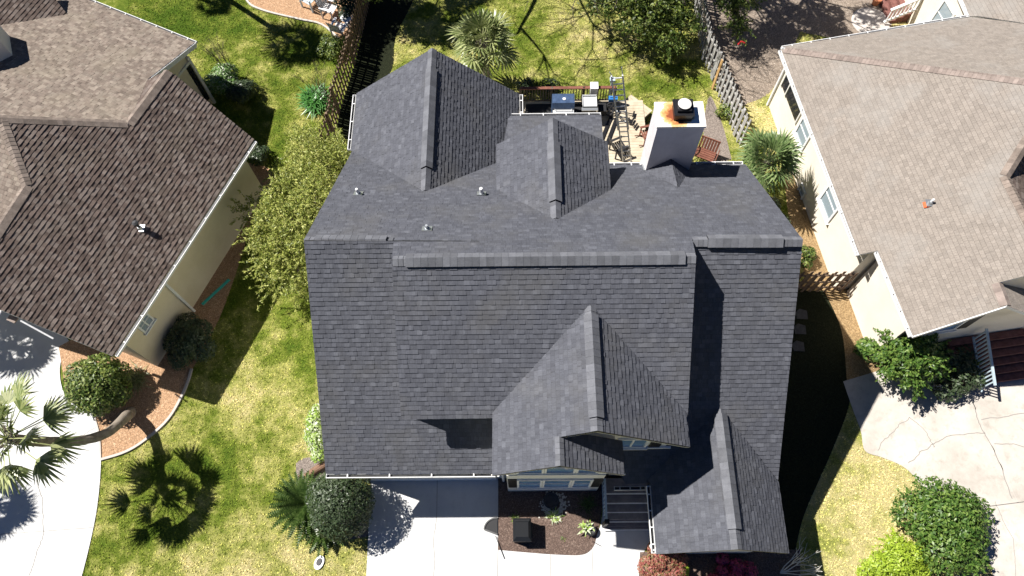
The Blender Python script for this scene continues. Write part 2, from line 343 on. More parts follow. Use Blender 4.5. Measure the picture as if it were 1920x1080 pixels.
def cap(parent, p0, p1, n0, n1, material, w=0.18, lift=0.035, name='ridge_cap', step=0.14, vent=None):
    """overlapping cap shingles along a ridge; n0/n1 = normals of the two slopes"""
    p0 = Vector(p0); p1 = Vector(p1); d = p1 - p0; L = d.length; d /= L; mb = MB()
    dn = []
    for n, sgn in ((Vector(n0), 1), (Vector(n1), -1)):
        x = d.cross(n); x.normalize()
        if x.z > 0.0 or (abs(x.z) < 1e-6 and x.dot(V(n.x, n.y, 0)) < 0): x = -x
        dn.append(x)
    k = max(1, int(L / step))
    for i in range(k):
        a = p0 + d * (L * i / k); b = p0 + d * (L * (i + 1) / k + 0.01); la = lift + random.uniform(-.002, .002); lb = lift + 0.014
        top0 = a + V(0, 0, la); top1 = b + V(0, 0, lb)
        for x, n in zip(dn, (n0, n1)):
            n = Vector(n).normalized(); e0 = a + x * w + n * (la * 0.7); e1 = b + x * w + n * (lb * 0.7)
            mb.face([top0, top1, e1, e0]); mb.face([e0, e1, e1 - n * lift, e0 - n * lift]); mb.face([top1, e1, e1 - n * 0.03, top1 - V(0, 0, 0.03)])
    o = mb.build(name, material, parent)
    if vent:
        s0, s1 = vent; a = p0 + d * s0; b = p0 + d * (L - s1); vb = MB(); hw = w + 0.015
        hgt = 0.11
        prof = lambda p: [p + dn[0] * hw + Vector(n0).normalized() * 0.0, p + dn[0] * hw + Vector(n0).normalized() * hgt * 0.75, p + V(0, 0, hgt), p + dn[1] * hw + Vector(n1).normalized() * hgt * 0.75, p + dn[1] * hw]
        A = prof(a); B = prof(b)
        kk = max(1, int((L - s0 - s1) / 0.2))
        for i in range(4):
            if i in (1, 2):
                for j in range(kk):
                    f0 = j / kk; f1 = (j + 1) / kk + 0.002; l0 = V(0, 0, 0.0); l1 = V(0, 0, 0.008)
                    vb.face([A[i].lerp(B[i], f0) + l0, A[i].lerp(B[i], f1) + l1, A[i + 1].lerp(B[i + 1], f1) + l1, A[i + 1].lerp(B[i + 1], f0) + l0], 0)
                    vb.face([A[i].lerp(B[i], f1) + l1, A[i + 1].lerp(B[i + 1], f1) + l1, A[i + 1].lerp(B[i + 1], f1) - l1, A[i].lerp(B[i], f1) - l1], 0)
            else: vb.face([A[i], B[i], B[i + 1], A[i + 1]], 1)
        vb.face(A, 1); vb.face(B[::-1], 1)
        vb.build('ridge_vent', [material, M['blackmat']], parent)
    return o
def gutter(parent, p0, p1, out, n=4, w=0.11, h=0.10, drop=0.02, material=None):
    """U-shaped gutter with hangers; out = horizontal unit vector away from the house"""
    p0 = Vector(p0) + V(0, 0, -drop); p1 = Vector(p1) + V(0, 0, -drop); out = Vector(out).normalized(); d = (p1 - p0); L = d.length; d /= L
    mb = MB(); mid = (p0 + p1) / 2
    mb.box(mid + out * 0.015 + V(0, 0, -h / 2), L, 0.012, h, d, out)
    mb.box(mid + out * (w + 0.015) + V(0, 0, -h / 2), L, 0.022, h, d, out)
    mb.box(mid + out * (w / 2 + 0.015) + V(0, 0, -h + 0.004), L, w - 0.03, 0.012, d, out)
    mb.box(p0 + out * (w / 2 + 0.015) + V(0, 0, -h / 2) - d * 0.006, 0.012, w + 0.03, h, d, out); mb.box(p1 + out * (w / 2 + 0.015) + V(0, 0, -h / 2) + d * 0.006, 0.012, w + 0.03, h, d, out)
    for i in range(1, n + 1): mb.box(p0 + d * (L * (i - 0.5) / n) + out * (w / 2 + 0.015) + V(0, 0, 0.004), 0.035, w + 0.02, 0.012, d, out)
    mb.box(mid + out * (w / 2 + 0.015) + V(0, 0, -h + 0.013), L - 0.03, w - 0.03, 0.004, d, out, mi=1)
    return mb.build('gutter', [material or M['white'], M['blackmat']], parent)
def window(parent, c, ud, nd, w, h, cols=2, rows=1, glassm=None, fw=0.07, sill=True, shutters=False, name='window', up=V(0, 0, 1)):
    """c centre on the wall face, ud along the wall, nd outward normal"""
    c = Vector(c); ud = Vector(ud).normalized(); nd = Vector(nd).normalized(); up = Vector(up); mb = MB(); t = 0.06
    o_ = c + nd * (t / 2 + 0.002)
    mb.box(o_ + up * (h / 2 - fw / 2), w, t, fw, ud, nd, up); mb.box(o_ - up * (h / 2 - fw / 2), w, t, fw, ud, nd, up)
    mb.box(o_ + ud * (w / 2 - fw / 2), fw, t - .004, h - 2 * fw, ud, nd, up); mb.box(o_ - ud * (w / 2 - fw / 2), fw, t - .004, h - 2 * fw, ud, nd, up)
    iw = w - 2 * fw; ih = h - 2 * fw
    for i in range(1, cols): mb.box(c + nd * 0.026 + ud * (-iw / 2 + iw * i / cols), 0.05, 0.045, ih, ud, nd, up)
    for i in range(1, rows): mb.box(c + nd * 0.024 + up * (-ih / 2 + ih * i / rows), iw, 0.036, 0.035, ud, nd, up)
    if sill: mb.box(c + nd * 0.06 - up * (h / 2 + 0.03), w + 0.1, 0.12, 0.05, ud, nd, up)
    f = mb.build(name, M['white'], parent)
    MB().box(c + nd * 0.012, iw - 0.002, 0.014, ih - 0.002, ud, nd, up).build('pane', glassm or M['glass'], f)
    if shutters:
        for sg in (-1, 1):
            b = MB(); cc = c + ud * sg * (w / 2 + 0.22) + nd * 0.03
            b.box(cc, 0.36, 0.03, h, ud, nd, up)
            for k in range(int(h / 0.09)): b.box(cc + nd * 0.022 + up * (-h / 2 + 0.05 + k * 0.09), 0.28, 0.02, 0.05, ud, nd, up)
            b.build('shutter', M['blackmat'], parent)
    return f

# ------------------------------------------------------------------ ground and paving
def sheet(name, pxs, z, material, extra=None):
    mb = MB(); mb.face([at(a, b, z) for a, b in pxs]); o = mb.build(name, material); return tag(o, kind='structure')
def smooth_poly(pts, n=6):
    """Catmull-Rom through a closed list, corners marked with a third item kept sharp"""
    out = []; k = len(pts)
    for i in range(k):
        p0, p1, p2, p3 = pts[i - 1], pts[i], pts[(i + 1) % k], pts[(i + 2) % k]
        out.append(tuple(p1[:2]))
        if len(p1) > 2 and len(p2) > 2: continue
        if len(p1) > 2: p0 = p1
        if len(p2) > 2: p3 = p2
        for j in range(1, n):
            t = j / n; out.append(tuple(0.5 * ((2 * p1[c]) + (-p0[c] + p2[c]) * t + (2 * p0[c] - 5 * p1[c] + 4 * p2[c] - p3[c]) * t * t + (-p0[c] + 3 * p1[c] - 3 * p2[c] + p3[c]) * t ** 3) for c in (0, 1)))
    return out
mb = MB(); mb.face([V(-400, -300, 0), V(400, -300, 0), V(400, 500, 0), V(-400, 500, 0)]); tag(mb.build('lawn', M['lawn']), kind='structure')
drv_l = smooth_poly([(-300, 420, 1), (60, 540, 1), (130, 640, 1), (112, 690), (125, 745), (176, 775, 1), (186, 815), (189, 870), (182, 950), (166, 1030), (140, 1130, 1), (-300, 1130, 1)])
drv_m = [(697, 860), (935, 860), (934, 1031), (990, 1036), (1045, 1040), (1092, 1040), (1112, 1026), (1119, 1004), (1126, 985), (1140, 900), (1232, 900), (1226, 1000), (1205, 1040), (1198, 1140), (684, 1140)]
drv_r = smooth_poly([(1581, 715, 1), (1600, 770), (1614, 808), (1622, 845), (1655, 858), (1698, 878), (1730, 915), (1752, 960), (1790, 1000), (1850, 1040), (1870, 1140, 1), (2150, 1140, 1), (2150, 640, 1), (1780, 655, 1)])
bed_l = smooth_poly([(176, 775, 1), (187, 815), (190, 860, 1), (235, 846), (272, 824), (318, 782), (349, 725), (362, 690, 1), (300, 650, 1), (200, 600, 1), (110, 650, 1), (125, 745, 1)])
bed_m = smooth_poly([(934, 880, 1), (934, 1031, 1), (990, 1036), (1045, 1040), (1092, 1040), (1112, 1026), (1119, 1004), (1124, 985, 1), (1140, 880, 1)])
bed_t = smooth_poly([(440, -60, 1), (462, 0), (492, 20), (560, 37), (605, 48), (640, 78), (640, 130, 1), (700, -60, 1)])
litter = smooth_poly([(1302, -60, 1), (1310, 60), (1335, 130), (1366, 205), (1400, 195), (1450, 165), (1500, 60, 1), (1660, 90, 1), (1700, -60, 1)])
straw_r = smooth_poly([(1470, 320, 1), (1478, 400), (1500, 470), (1512, 545, 1), (1600, 545, 1), (1560, 400, 1), (1480, 300, 1)])
soil_r = smooth_poly([(1500, 530, 1), (1600, 545, 1), (1630, 640, 1), (1700, 725, 1), (1580, 715, 1), (1560, 640), (1480, 620, 1)])
soil_b = smooth_poly([(1530, 962, 1), (1560, 958), (1600, 985), (1590, 1040), (1570, 1140, 1), (1440, 1140, 1), (1440, 962, 1)])
soil_h = smooth_poly([(555, 868, 1), (575, 858), (612, 862), (640, 900), (655, 960), (690, 985), (690, 1005), (640, 1010), (590, 990), (558, 920)])
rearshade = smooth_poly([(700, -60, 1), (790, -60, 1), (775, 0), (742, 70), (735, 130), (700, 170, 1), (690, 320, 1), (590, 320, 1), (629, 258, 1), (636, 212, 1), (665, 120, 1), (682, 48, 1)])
sideshade = smooth_poly([(1488, 540, 1), (1545, 545, 1), (1578, 620), (1588, 715, 1), (1592, 760), (1556, 855), (1508, 965), (1490, 1040, 1), (1440, 1040, 1), (1440, 540, 1)])
wallbed = smooth_poly([(300, 650, 1), (362, 690, 1), (410, 600), (440, 520), (470, 430), (520, 330), (440, 300, 1)])
deckbed = smooth_poly([(1200, 1035, 1), (1500, 1030, 1), (1500, 1140, 1), (1195, 1140, 1)])
side_dirt = smooth_poly([(1330, 180), (1355, 235), (1372, 300, 1), (1330, 310, 1), (1318, 260)])
sheet('soil', soil_h, 0.004, M['soil']); sheet('soil', soil_r, 0.005, M['straw'])
sheet('painted_shade', sideshade, 0.0075, M['shadeground']); sheet('painted_shade', rearshade, 0.0075, M['shadeground']); sheet('soil', side_dirt, 0.006, M['soil'])  # the two near-black sheets paint shade onto the ground
sheet('driveway', drv_l, 0.030, M['concrete']); sheet('driveway', drv_m, 0.030, M['concrete']); sheet('driveway', drv_r, 0.030, M['concrete2'])
sheet('mulch_bed', bed_l, 0.034, M['mulch_red']); sheet('mulch_bed', bed_m, 0.036, M['mulch_dark']); sheet('mulch_bed', bed_t, 0.008, M['mulch_red'])
sheet('mulch_bed', wallbed, 0.012, M['mulch_red']); sheet('mulch_bed', deckbed, 0.040, M['mulch_dark'])
sheet('leaf_litter', litter, 0.008, M['litter']); sheet('mulch_bed', straw_r, 0.011, M['straw'])
def strip(name, pxs, z, w, h, material, closed=False, jitter=0):
    pts = [at(a, b, z) for a, b in pxs]; mb = MB()
    if h > 0:
        for p, r in zip(pts, pts[1:]): mb.beam(p + V(0, 0, h / 2), r + V(0, 0, h / 2), w, h)
    else:
        for p, r in zip(pts, pts[1:]):
            d = (r - p).normalized(); s_ = V(-d.y, d.x, 0) * w / 2
            mb.face([p - s_, r - s_, r + s_, p + s_])
    return mb.build(name, material)
def open_curve(pts, n=5):
    ext = [pts[0]] + list(pts) + [pts[-1]]; out = []
    for i in range(len(pts) - 1):
        p0, p1, p2, p3 = ext[i:i + 4]
        for j in range(n):
            t = j / n; out.append(tuple(0.5 * ((2 * p1[c]) + (-p0[c] + p2[c]) * t + (2 * p0[c] - 5 * p1[c] + 4 * p2[c] - p3[c]) * t * t + (-p0[c] + 3 * p1[c] - 3 * p2[c] + p3[c]) * t ** 3) for c in (0, 1)))
    out.append(tuple(pts[-1])); return out
def wiggle(a, b, n=14, amp=2.0):
    out = []; w = 0
    for i in range(n + 1):
        t = i / n; w = w * 0.6 + random.uniform(-amp, amp); e = math.sin(math.pi * t) ** .5 if 0 < t < 1 else 0
        out.append((a[0] + (b[0] - a[0]) * t + w * e, a[1] + (b[1] - a[1]) * t + w * e * 0.5))
    return out
def crack(pts, w=0.025, z=0.0345, amp=1.5, material=None):
    full = []
    for a, b in zip(pts, pts[1:]): full += wiggle(a, b, 8, amp)[:-1]
    full.append(pts[-1]); return tag(strip('driveway_crack', full, z, w, 0, material or M['crack']), kind='structure')
def joint(a, b, z=0.0345, w=0.018, material=None): return tag(strip('driveway_joint', [a, b], z, w, 0, material or M['crack']), kind='structure')
o = strip('bed_edging', open_curve([(190, 862), (235, 848), (272, 826), (318, 784), (349, 727), (360, 692)]), 0.0, 0.09, 0.08, M['curb']); tag(o, 'curved concrete edging of the orange bark bed by the left driveway', 'edging')
o = strip('bed_edging', open_curve([(176, 775), (187, 815), (190, 862)]), 0.0, 0.06, 0.07, M['curb']); tag(o, 'short dark edging between the left driveway and its orange bark bed', 'edging')
o = strip('bed_edging', open_curve([(440, -60), (462, 0), (492, 20), (560, 37), (605, 48), (640, 78)]), 0.0, 0.09, 0.09, M['curb']); tag(o, 'curved pale edging around the bark bed by the garden chairs', 'edging')
joint((-60, 1006), (176, 989)); crack([(68, 900), (80, 935), (82, 1000)]); crack([(82, 1000), (68, 1040), (52, 1090)]); crack([(153, 818), (180, 800)], 0.02)
joint((935, 960), (932, 1120), w=0.022); joint((820, 893), (819, 960), w=0.02); crack([(819, 960), (813, 1010), (815, 1060), (808, 1110)], 0.02, amp=1)
joint((1032, 1040), (1033, 1120)); joint((1110, 1028), (1113, 1120)); joint((697, 960), (697, 961))
joint((1824, 755), (1912, 950), w=0.03, material=M['curb']); crack([(1824, 755), (1835, 790), (1850, 820), (1880, 880), (1898, 935)], 0.035, amp=2); crack([(1703, 868), (1728, 845), (1760, 828), (1800, 815), (1846, 812)], 0.03, amp=3)
crack([(1646, 845), (1672, 812), (1705, 782), (1725, 798), (1745, 825), (1750, 838)], 0.025, amp=3); crack([(1840, 787), (1880, 782), (1960, 765)], 0.03, amp=2); crack([(1864, 832), (1900, 832), (1960, 850)], 0.03)
joint((1825, 953), (1990, 932), w=0.03, material=M['joint']); crack([(1866, 940), (1880, 975), (1900, 1010), (1904, 1080)], 0.02)

# ------------------------------------------------------------------ MAIN HOUSE (dark slate roofs)
RL = V(-6.13, 9.91, 8.4); RR = V(8.08, 9.75, 8.4); PB = 0.7177; PF = 0.8565; FE = V(-6.13, 4.19, 3.5)
plB = (RR, V(0, PB, 1)); plF = (FE, V(0, -PF, 1)); CR = V(4.86, 8.99, 8.95); PC = 0.7985; plC = (CR, V(0, -PC, 1))
def zB(y): return 8.4 - PB * (y - 9.75)
def zF(y): return 3.5 + PF * (y - 4.19)
def zC(y): return 8.95 - PC * (8.99 - y)
H = thing('gabled_house', (1, 9, 0), 'large house in the middle with dark slate-grey shingle roofs and many gables', 'house')
SL = [M['slate'], M['blackmat']]
hb = lambda *a: [hit(x, y, plB) for x, y in a]; hf = lambda *a: [hit(x, y, plF) for x, y in a]
mainroof = roof('roof', H, [hb((570, 450), (661, 283), (797, 360), (931, 306), (1143, 309), (1398, 309), (1505, 450), (1298, 450), (1305, 481), (735, 487), (738, 452)),
    hf((570, 452), (1505, 452), (1458, 905), (1172, 907), (1140, 840), (940, 840), (926, 887), (611, 888))], SL)
roof('raised_roof', H, [[hit(x, y, plC) for x, y in ((734, 487), (1305, 481), (1289.5, 779), (752, 786))]], SL, 'raised middle section of the front slope')
ZG = 8.12; PG = 0.722
plGL = (V(2.0, 6, ZG), V(-PG, 0, 1)); plGR = (V(2.0, 6, ZG), V(PG, 0, 1))
zgl = lambda x: ZG - PG * (2.0 - x); zgr = lambda x: ZG - PG * (x - 2.0)
XL = -0.78
LR = V(1.05, 4.5, zgl(1.05))
# upper front gable with its long west slope running on over the lower gable
roof('gable_roof', H, [[V(2, 7.98, ZG), V(2, 4.4, ZG), V(1.05, 4.4, zgl(1.05)), V(1.05, 3.64, zgl(1.05)), V(XL, 3.64, zgl(XL)), V(XL, 5.45, zgl(XL))],
    [V(2, 4.4, ZG), V(2, 7.98, ZG), V(4.81, 5.4, zgr(4.81)), V(4.81, 4.4, zgr(4.81))]], SL)
PL2 = 0.74; zl2 = lambda x: zgl(1.05) - PL2 * (x - 1.05)
roof('gable_roof', H, [[V(1.05, 3.64, zgl(1.05)), V(1.05, 4.6, zgl(1.05)), V(2.92, 4.6, zl2(2.92)), V(2.92, 3.64, zl2(2.92))]], SL)
# low gable over the porch side
ZR = 4.9; PRR = 0.80; XR = 6.13; PRL = 0.74
zrl = lambda x: ZR - PRL * (XR - x); zrr = lambda x: ZR - PRR * (x - XR)
XRE = 8.1; P_ = at(1230, 1034, 3.35); XRL = P_.x
roof('gable_roof', H, [[V(XR, 5.85, ZR), V(XR, 1.74, ZR), V(XRL, 1.74, zrl(XRL)), V(XRL, 3.84, zrl(XRL)), V(4.0, 3.95, zrl(4.0))],
    [V(XR, 1.74, ZR), V(XR, 5.85, ZR), V(XRE, 3.86, zrr(XRE)), V(XRE, 1.74, zrr(XRE))]], SL)
# rear gable and rear dormer
ZK = 6.18; XK = -3.05; PKL = 0.752; PKR = 0.823; zkl = lambda x: ZK - PKL * (XK - x); zkr = lambda x: ZK - PKR * (x - XK)
roof('gable_roof', H, [[V(XK, 18.91, ZK), V(XK, 12.84, ZK), V(-6.3, 16.2, zkl(-6.3)), V(-6.3, 18.91, zkl(-6.3))],
    [V(XK, 12.84, ZK), V(XK, 18.91, ZK), V(0.09, 18.91, zkr(0.09)), V(0.06, 17.6, zkr(0.06)), V(-0.45, 15.6, zkr(-0.45)), V(-0.8, 14.9, zkr(-0.8))]], SL)
ZD = 7.51; XD = 1.16; PDL = 0.755; PDR = 0.69; zdl = lambda x: ZD - PDL * (XD - x); zdr = lambda x: ZD - PDR * (x - XD)
roof('dormer_roof', H, [[V(XD, 14.74, ZD), V(XD, 10.98, ZD), V(-0.71, 12.55, zdl(-0.71)), V(-0.71, 14.74, zdl(-0.71))],
    [V(XD, 10.98, ZD), V(XD, 14.74, ZD), V(3.08, 14.74, zdr(3.08)), V(3.08, 12.78, zdr(3.08))]], SL)
roof('shed_roof', H, [[V(-0.62, 14.62, 4.9), V(3.12, 14.62, 4.9), V(3.24, 17.6, 3.9), V(-0.32, 17.6, 3.9)]], SL)
# chimney cricket
c0 = V(5.22, 14.18, 5.95); cl = V(4.42, 14.18, zB(14.18)); cr = V(5.98, 14.18, zB(14.18)); ce = V(5.3, 12.95, zB(12.95) + .02)
roof('cricket_roof', H, [[c0, cl, ce], [c0, ce, cr]], SL, thick=0.05)
# ridge caps and vents
nB = V(0, PB, 1).normalized(); nF = V(0, -PF, 1).normalized(); nC = V(0, -PC, 1).normalized()
cap(H, hit(570, 450.5, plB), hit(736, 452, plB), nB, nF, M['slatecap'], vent=(0.32, 0.18)); cap(H, hit(1299, 450.5, plB), hit(1504, 450.5, plB), nB, nF, M['slatecap'], vent=(0.42, 0.55))
cap(H, hit(736, 487, plC), hit(1304, 481.5, plC), nB, nC, M['slatecap'], vent=(0.36, 0.3))
gl = V(-PG, 0, 1).normalized(); gr = V(PG, 0, 1).normalized()
cap(H, (2, 7.9, ZG), (2, 4.41, ZG), gl, gr, M['slatecap'], vent=(0.25, 0.35)); cap(H, (1.05, 4.42, zgl(1.05)), (1.05, 3.65, zgl(1.05)), gl, gr, M['slatecap'], w=.13)
cap(H, (XR, 5.8, ZR), (XR, 1.75, ZR), V(-PRL, 0, 1).normalized(), V(PRR, 0, 1).normalized(), M['slatecap'], vent=(0.15, 0.55))
cap(H, (XK, 12.9, ZK), (XK, 18.9, ZK), V(-PKL, 0, 1).normalized(), V(PKR, 0, 1).normalized(), M['slatecap'], vent=(0.9, 0.9))
cap(H, (XD, 11.05, ZD), (XD, 14.73, ZD), V(-PDL, 0, 1).normalized(), V(PDR, 0, 1).normalized(), M['slatecap'], vent=(0.6, 0.9))
# walls
mb = MB()
mb.prism([V(-5.8, 4.6, -.1), V(-5.8, 4.6, zF(4.6) - .2), V(-5.8, 9.8, 8.1), V(-5.8, 14.2, zB(14.2) - .2), V(-5.8, 14.2, -.1)], (13.55, 0, 0))
mb.prism([V(-3.25, 5.62, 2), V(-3.25, 5.62, zC(5.62) - .18), V(-3.25, 8.95, 8.68), V(-3.25, 11, 6), V(-3.25, 11, 2)], (7.95, 0, 0))
mb.prism([V(XL + .35, 4.78, 2), V(XL + .35, 4.78, zgl(XL + .35) - .2), V(2, 4.78, ZG - .22), V(4.45, 4.78, zgr(4.45) - .2), V(4.45, 4.78, 2)], (0, 3.0, 0))
mb.prism([V(-.44, 4.14, -.1), V(-.44, 4.14, zgl(-.44) - .2), V(1.05, 4.14, zgl(1.05) - .22), V(2.72, 4.14, zl2(2.72) - .2), V(2.72, 4.14, -.1)], (0, 1.2, 0))
mb.prism([V(XRL + .45, 2.0, 0), V(XRL + .45, 2.0, zrl(XRL + .45) - .2), V(XR, 2.0, ZR - .22), V(7.76, 2.0, zrr(7.76) - .2), V(7.76, 2.0, 0)], (0, 3.2, 0))
mb.prism([V(-5.95, 18.5, -.1), V(-5.95, 18.5, zkl(-5.95) - .2), V(XK, 18.5, ZK - .22), V(-.3, 18.5, zkr(-.3) - .2), V(-.3, 18.5, -.1)], (0, -5.1, 0))
mb.prism([V(-.4, 14.42, 3), V(-.4, 14.42, zdl(-.4) - .2), V(XD, 14.42, ZD - .22), V(2.78, 14.42, zdr(2.78) - .2), V(2.78, 14.42, 3)], (0, -2.6, 0))
mb.prism([V(-.28, 14.3, 0), V(-.28, 14.3, 4.7), V(-.28, 17.2, 3.75), V(-.28, 17.2, 0)], (3.2, 0, 0))
mb.build('wall', M['wallgrey'], H)
# white trim on front faces: rake fascia and bay band
def rake(parent, a, b, h=0.16, t=0.03, material=None, off=V(0, 0, 0)):
    mb = MB(); a = Vector(a) + off; b = Vector(b) + off; mb.beam(a - V(0, 0, h / 2 + .02), b - V(0, 0, h / 2 + .02), t, h); return mb.build('fascia', material or M['white'], parent)
[rake(H, a_, b_, material=M['wallgrey'], h=.13, off=V(0, 0, -.07)) for a_, b_ in (((2, 4.43, ZG), (4.8, 4.43, zgr(4.8))), ((1.06, 4.43, zgl(1.06)), (1.98, 4.43, ZG)), ((XL, 3.67, zgl(XL)), (1.05, 3.67, zgl(1.05))), ((1.05, 3.67, zgl(1.05)), (2.92, 3.67, zl2(2.92))))]
mb = MB(); mb.box((1.14, 4.125, 3.25), 3.14, 0.03, 0.14); mb.each('trim', M['wallgrey'], H)
for z_, h_ in ((1.82, 1.5), (4.62, 1.6)):
    for i, (xc, w_) in enumerate(((0.33, 0.84), (1.24, 0.96), (2.07, 0.68))):
        window(H, (xc - .02, 4.14, z_), (1, 0, 0), (0, -1, 0), w_, h_, 1, 2, sill=False)
    mb = MB(); mb.box((1.16, 4.09, z_ - h_ / 2 - .04), 2.5, 0.1, 0.06); mb.build('window_sill', M['white'], H)
    for xc in (-.26, 2.55):
        b = MB(); b.box((xc, 4.12, z_), 0.3, 0.03, h_)
        for k in range(12): b.box((xc, 4.10, z_ - h_ / 2 + .08 + k * (h_ - .1) / 12), .24, .02, .05)
        b.build('shutter', M['blackmat'], H)
window(H, (3.35, 4.78, 5.05), (1, 0, 0), (0, -1, 0), 0.95, 1.1, 2, 1, shutters=False)
b = MB(); b.box((4.08, 4.75, 5.05), .34, .03, 1.1); [b.box((4.08, 4.73, 4.6 + k * .09), .27, .02, .05) for k in range(11)]; b.build('shutter', M['blackmat'], H)
b = MB(); b.box((3.65, 4.74, 4.43), 1.9, .06, .09); b.build('window_sill', M['white'], H)
# gutters
gutter(H, FE + V(.02, 0, 0), V(XL - .02, 4.19, 3.5), V(0, -1, 0), 4)
gutter(H, V(XRL, 3.75, zrl(XRL)), V(XRL, 1.78, zrl(XRL)), V(-1, 0, 0), 4)
gutter(H, V(2.98, 3.80, 3.2), V(3.95, 3.80, 3.2), V(0, -1, 0), 3, material=M['steel'])
gutter(H, V(3.14, 14.64, 4.9), V(4.36, 14.64, 4.9), V(0, 1, 0), 2); gutter(H, V(6.05, 14.64, 4.9), V(8.0, 14.64, 4.9), V(0, 1, 0), 3)
gutter(H, V(-.3, 17.62, 3.88), V(3.22, 17.62, 3.88), V(0, 1, 0), 4)
gutter(H, V(-6.32, 16.3, zkl(-6.3)), V(-6.32, 18.85, zkl(-6.3)), V(-1, 0, 0), 3); gutter(H, V(.11, 17.75, zkr(.09)), V(.11, 18.88, zkr(.09)), V(1, 0, 0), 2)
mb = MB(); mb.tube([V(XRL - .07, 1.85, zrl(XRL) - .1), V(XRL - .07, 2.02, zrl(XRL) - .5), V(XRL + .3, 2.1, zrl(XRL) - .8), V(XRL + .35, 1.95, .1)], 0.045, 8); mb.tube([V(-.70, 4.1, 3.42), V(-.6, 4.4, 3.1), V(-.6, 4.5, .1)], .045, 8)
mb.each('downspout', M['white'], H)
# garage doors on the shaded front wall, seen only from lower views
mb = MB(); mb.box((-3.2, 4.58, 1.15), 4.7, 0.06, 2.3); [mb.box((-3.2, 4.545, .29 + k * .57), 4.66, .02, .52) for k in range(4)]; mb.build('garage_door', M['white'], H)
# chimney
CX0, CX1, CY0, CY1 = 4.46, 5.96, 14.18, 15.1
ch = MB(); ch.box(((CX0 + CX1) / 2, (CY0 + CY1) / 2, 3.85), CX1 - CX0, CY1 - CY0, 7.7); chim = ch.build('chimney', M['stucco'], H); chim['label'] = 'tall pale stucco chimney with a rust-stained top'
mcap = noisy('rust_stained_cap', (0.72, 0.69, 0.66), (0.66, 0.62, 0.56), 1, 0.8, fine=30); q = NT(mcap)
vm = q.n('VectorMath'); vm.operation = 'DISTANCE'; vm.inputs[1].default_value = (5.10, 14.66, 7.8); q.l(q.n('NewGeometry').outputs['Position'], vm.inputs[0])
nn = q.noise(2.6, 6, 0.7); ad = q.n('Math'); ad.operation = 'MULTIPLY_ADD'; ad.inputs[1].default_value = 0.9; q.l(nn, ad.inputs[0]); q.l(vm.outputs['Value'], ad.inputs[2])
c = q.ramp(ad.outputs[0], [(0.72, (0.22, 0.055, 0.02)), (0.82, (0.52, 0.24, 0.08)), (0.98, (0.62, 0.47, 0.24)), (1.2, (0.72, 0.70, 0.66))]); q.base(c)
cc = MB(); cc.box(((CX0 + CX1) / 2, (CY0 + CY1) / 2, 7.745), CX1 - CX0 + .06, CY1 - CY0 + .06, 0.09); cc.build('chimney_cap', mcap, chim)
pt = MB(); px_, py_ = 5.26, 14.66
pt.box((px_, py_, 7.93), .56, .56, .28); pt.box((px_, py_, 8.09), .64, .64, .05); pt.box((px_, py_, 8.16), .44, .44, .12); pt.lathe((px_, py_, 8.2), [(.22, 0), (.22, .06)], 28)
pt.build('chimney_pot', M['black'], chim); MB().lathe((px_, py_, 8.262), [(.20, 0), (.21, .03), (.15, .05), (.02, .055)], 32).build('pot_lid', mat('galvanised_lid', (.62, .60, .56), .6, 0, .3), chim)
fl = MB(); fl.beam(V(CX0 - .01, 14.17, zB(14.17) + .02), V(CX0 - .01, 14.6, zB(14.6) + .05), .1, .08); fl.build('flashing', M['steel'], chim)

# roof penetrations
def vent_pipe(x, y, pl, label, group, h=0.26, r=0.05, lid=True, parent_mat='white', tilt=None):
    p = hit(x, y, pl); t = thing('vent_pipe', p, label, 'vent pipe', group)
    n = Vector(pl[1]).normalized(); b = MB(); b.box(p + n * .03, .3, .3, .012, V(1, 0, 0), n.cross(V(1, 0, 0)), n); b.lathe(p, [(.10, .02), (.07, .10), (.065, .11)], 16); b.build('boot', M['steel'], t)
    MB().lathe(p, [(r, 0), (r, h), (r * .8, h + .02)], 16).build('pipe', M[parent_mat], t)
    return t
vent_pipe(672, 364, plB, 'small white vent pipe on the dark rear slope, nearest its west edge', 'roof vent pipes', .3)
vent_pipe(903, 364, plB, 'small white vent pipe on the dark roof just left of the rear dormer', 'roof vent pipes', .34, .06)
vent_pipe(801, 430, plB, 'short vent pipe just behind the main ridge of the dark roof', 'roof vent pipes', .22, .05, parent_mat='steel')

# entry porch steps
P = thing('entry_steps', (3.6, 3.5, 0), 'grey board entry landing and steps beside the front flower bed', 'steps')
mb = MB(); ys = [(4.45, 3.92, .75), (3.9, 3.62, .6), (3.6, 3.33, .45), (3.31, 3.04, .3), (3.02, 2.78, .15)]
for i, (ya, yb, z) in enumerate(ys):
    nb = max(1, round((ya - yb) / .14))
    for k in range(nb):
        y0 = ya - (ya - yb) * k / nb; y1 = ya - (ya - yb) * (k + 1) / nb + .012
        mb.box((3.68, (y0 + y1) / 2, z - .02), 1.52, abs(y0 - y1), .035)
mb.each('tread', M['greydeck'], P)
mb = MB()
for ya, yb, z in ys: mb.box((3.68, yb + .0, z - .035), 1.54, .035, .08)
mb.each('riser', M['white'], P)
mb = MB(); mb.box((3.68, 3.75, .25), 1.45, 1.3, .4); mb.build('base', M['greydeck'], P)
rl = thing('stair_railing', (2.98, 3.6, 0), 'pale blue-white baluster railing along the left side of the entry steps', 'railing')
mb = MB(); mb.beam((2.9, 4.4, 1.25), (2.9, 3.0, 1.05), .07, .05); mb.beam((2.9, 4.4, .45), (2.9, 3.0, .25), .05, .05)
mb.build('rail', M['bluegrey'], rl); mb = MB()
for k in range(10): mb.box((2.9, 4.32 - k * .135, .78 - k * .014), .035, .035, .75)
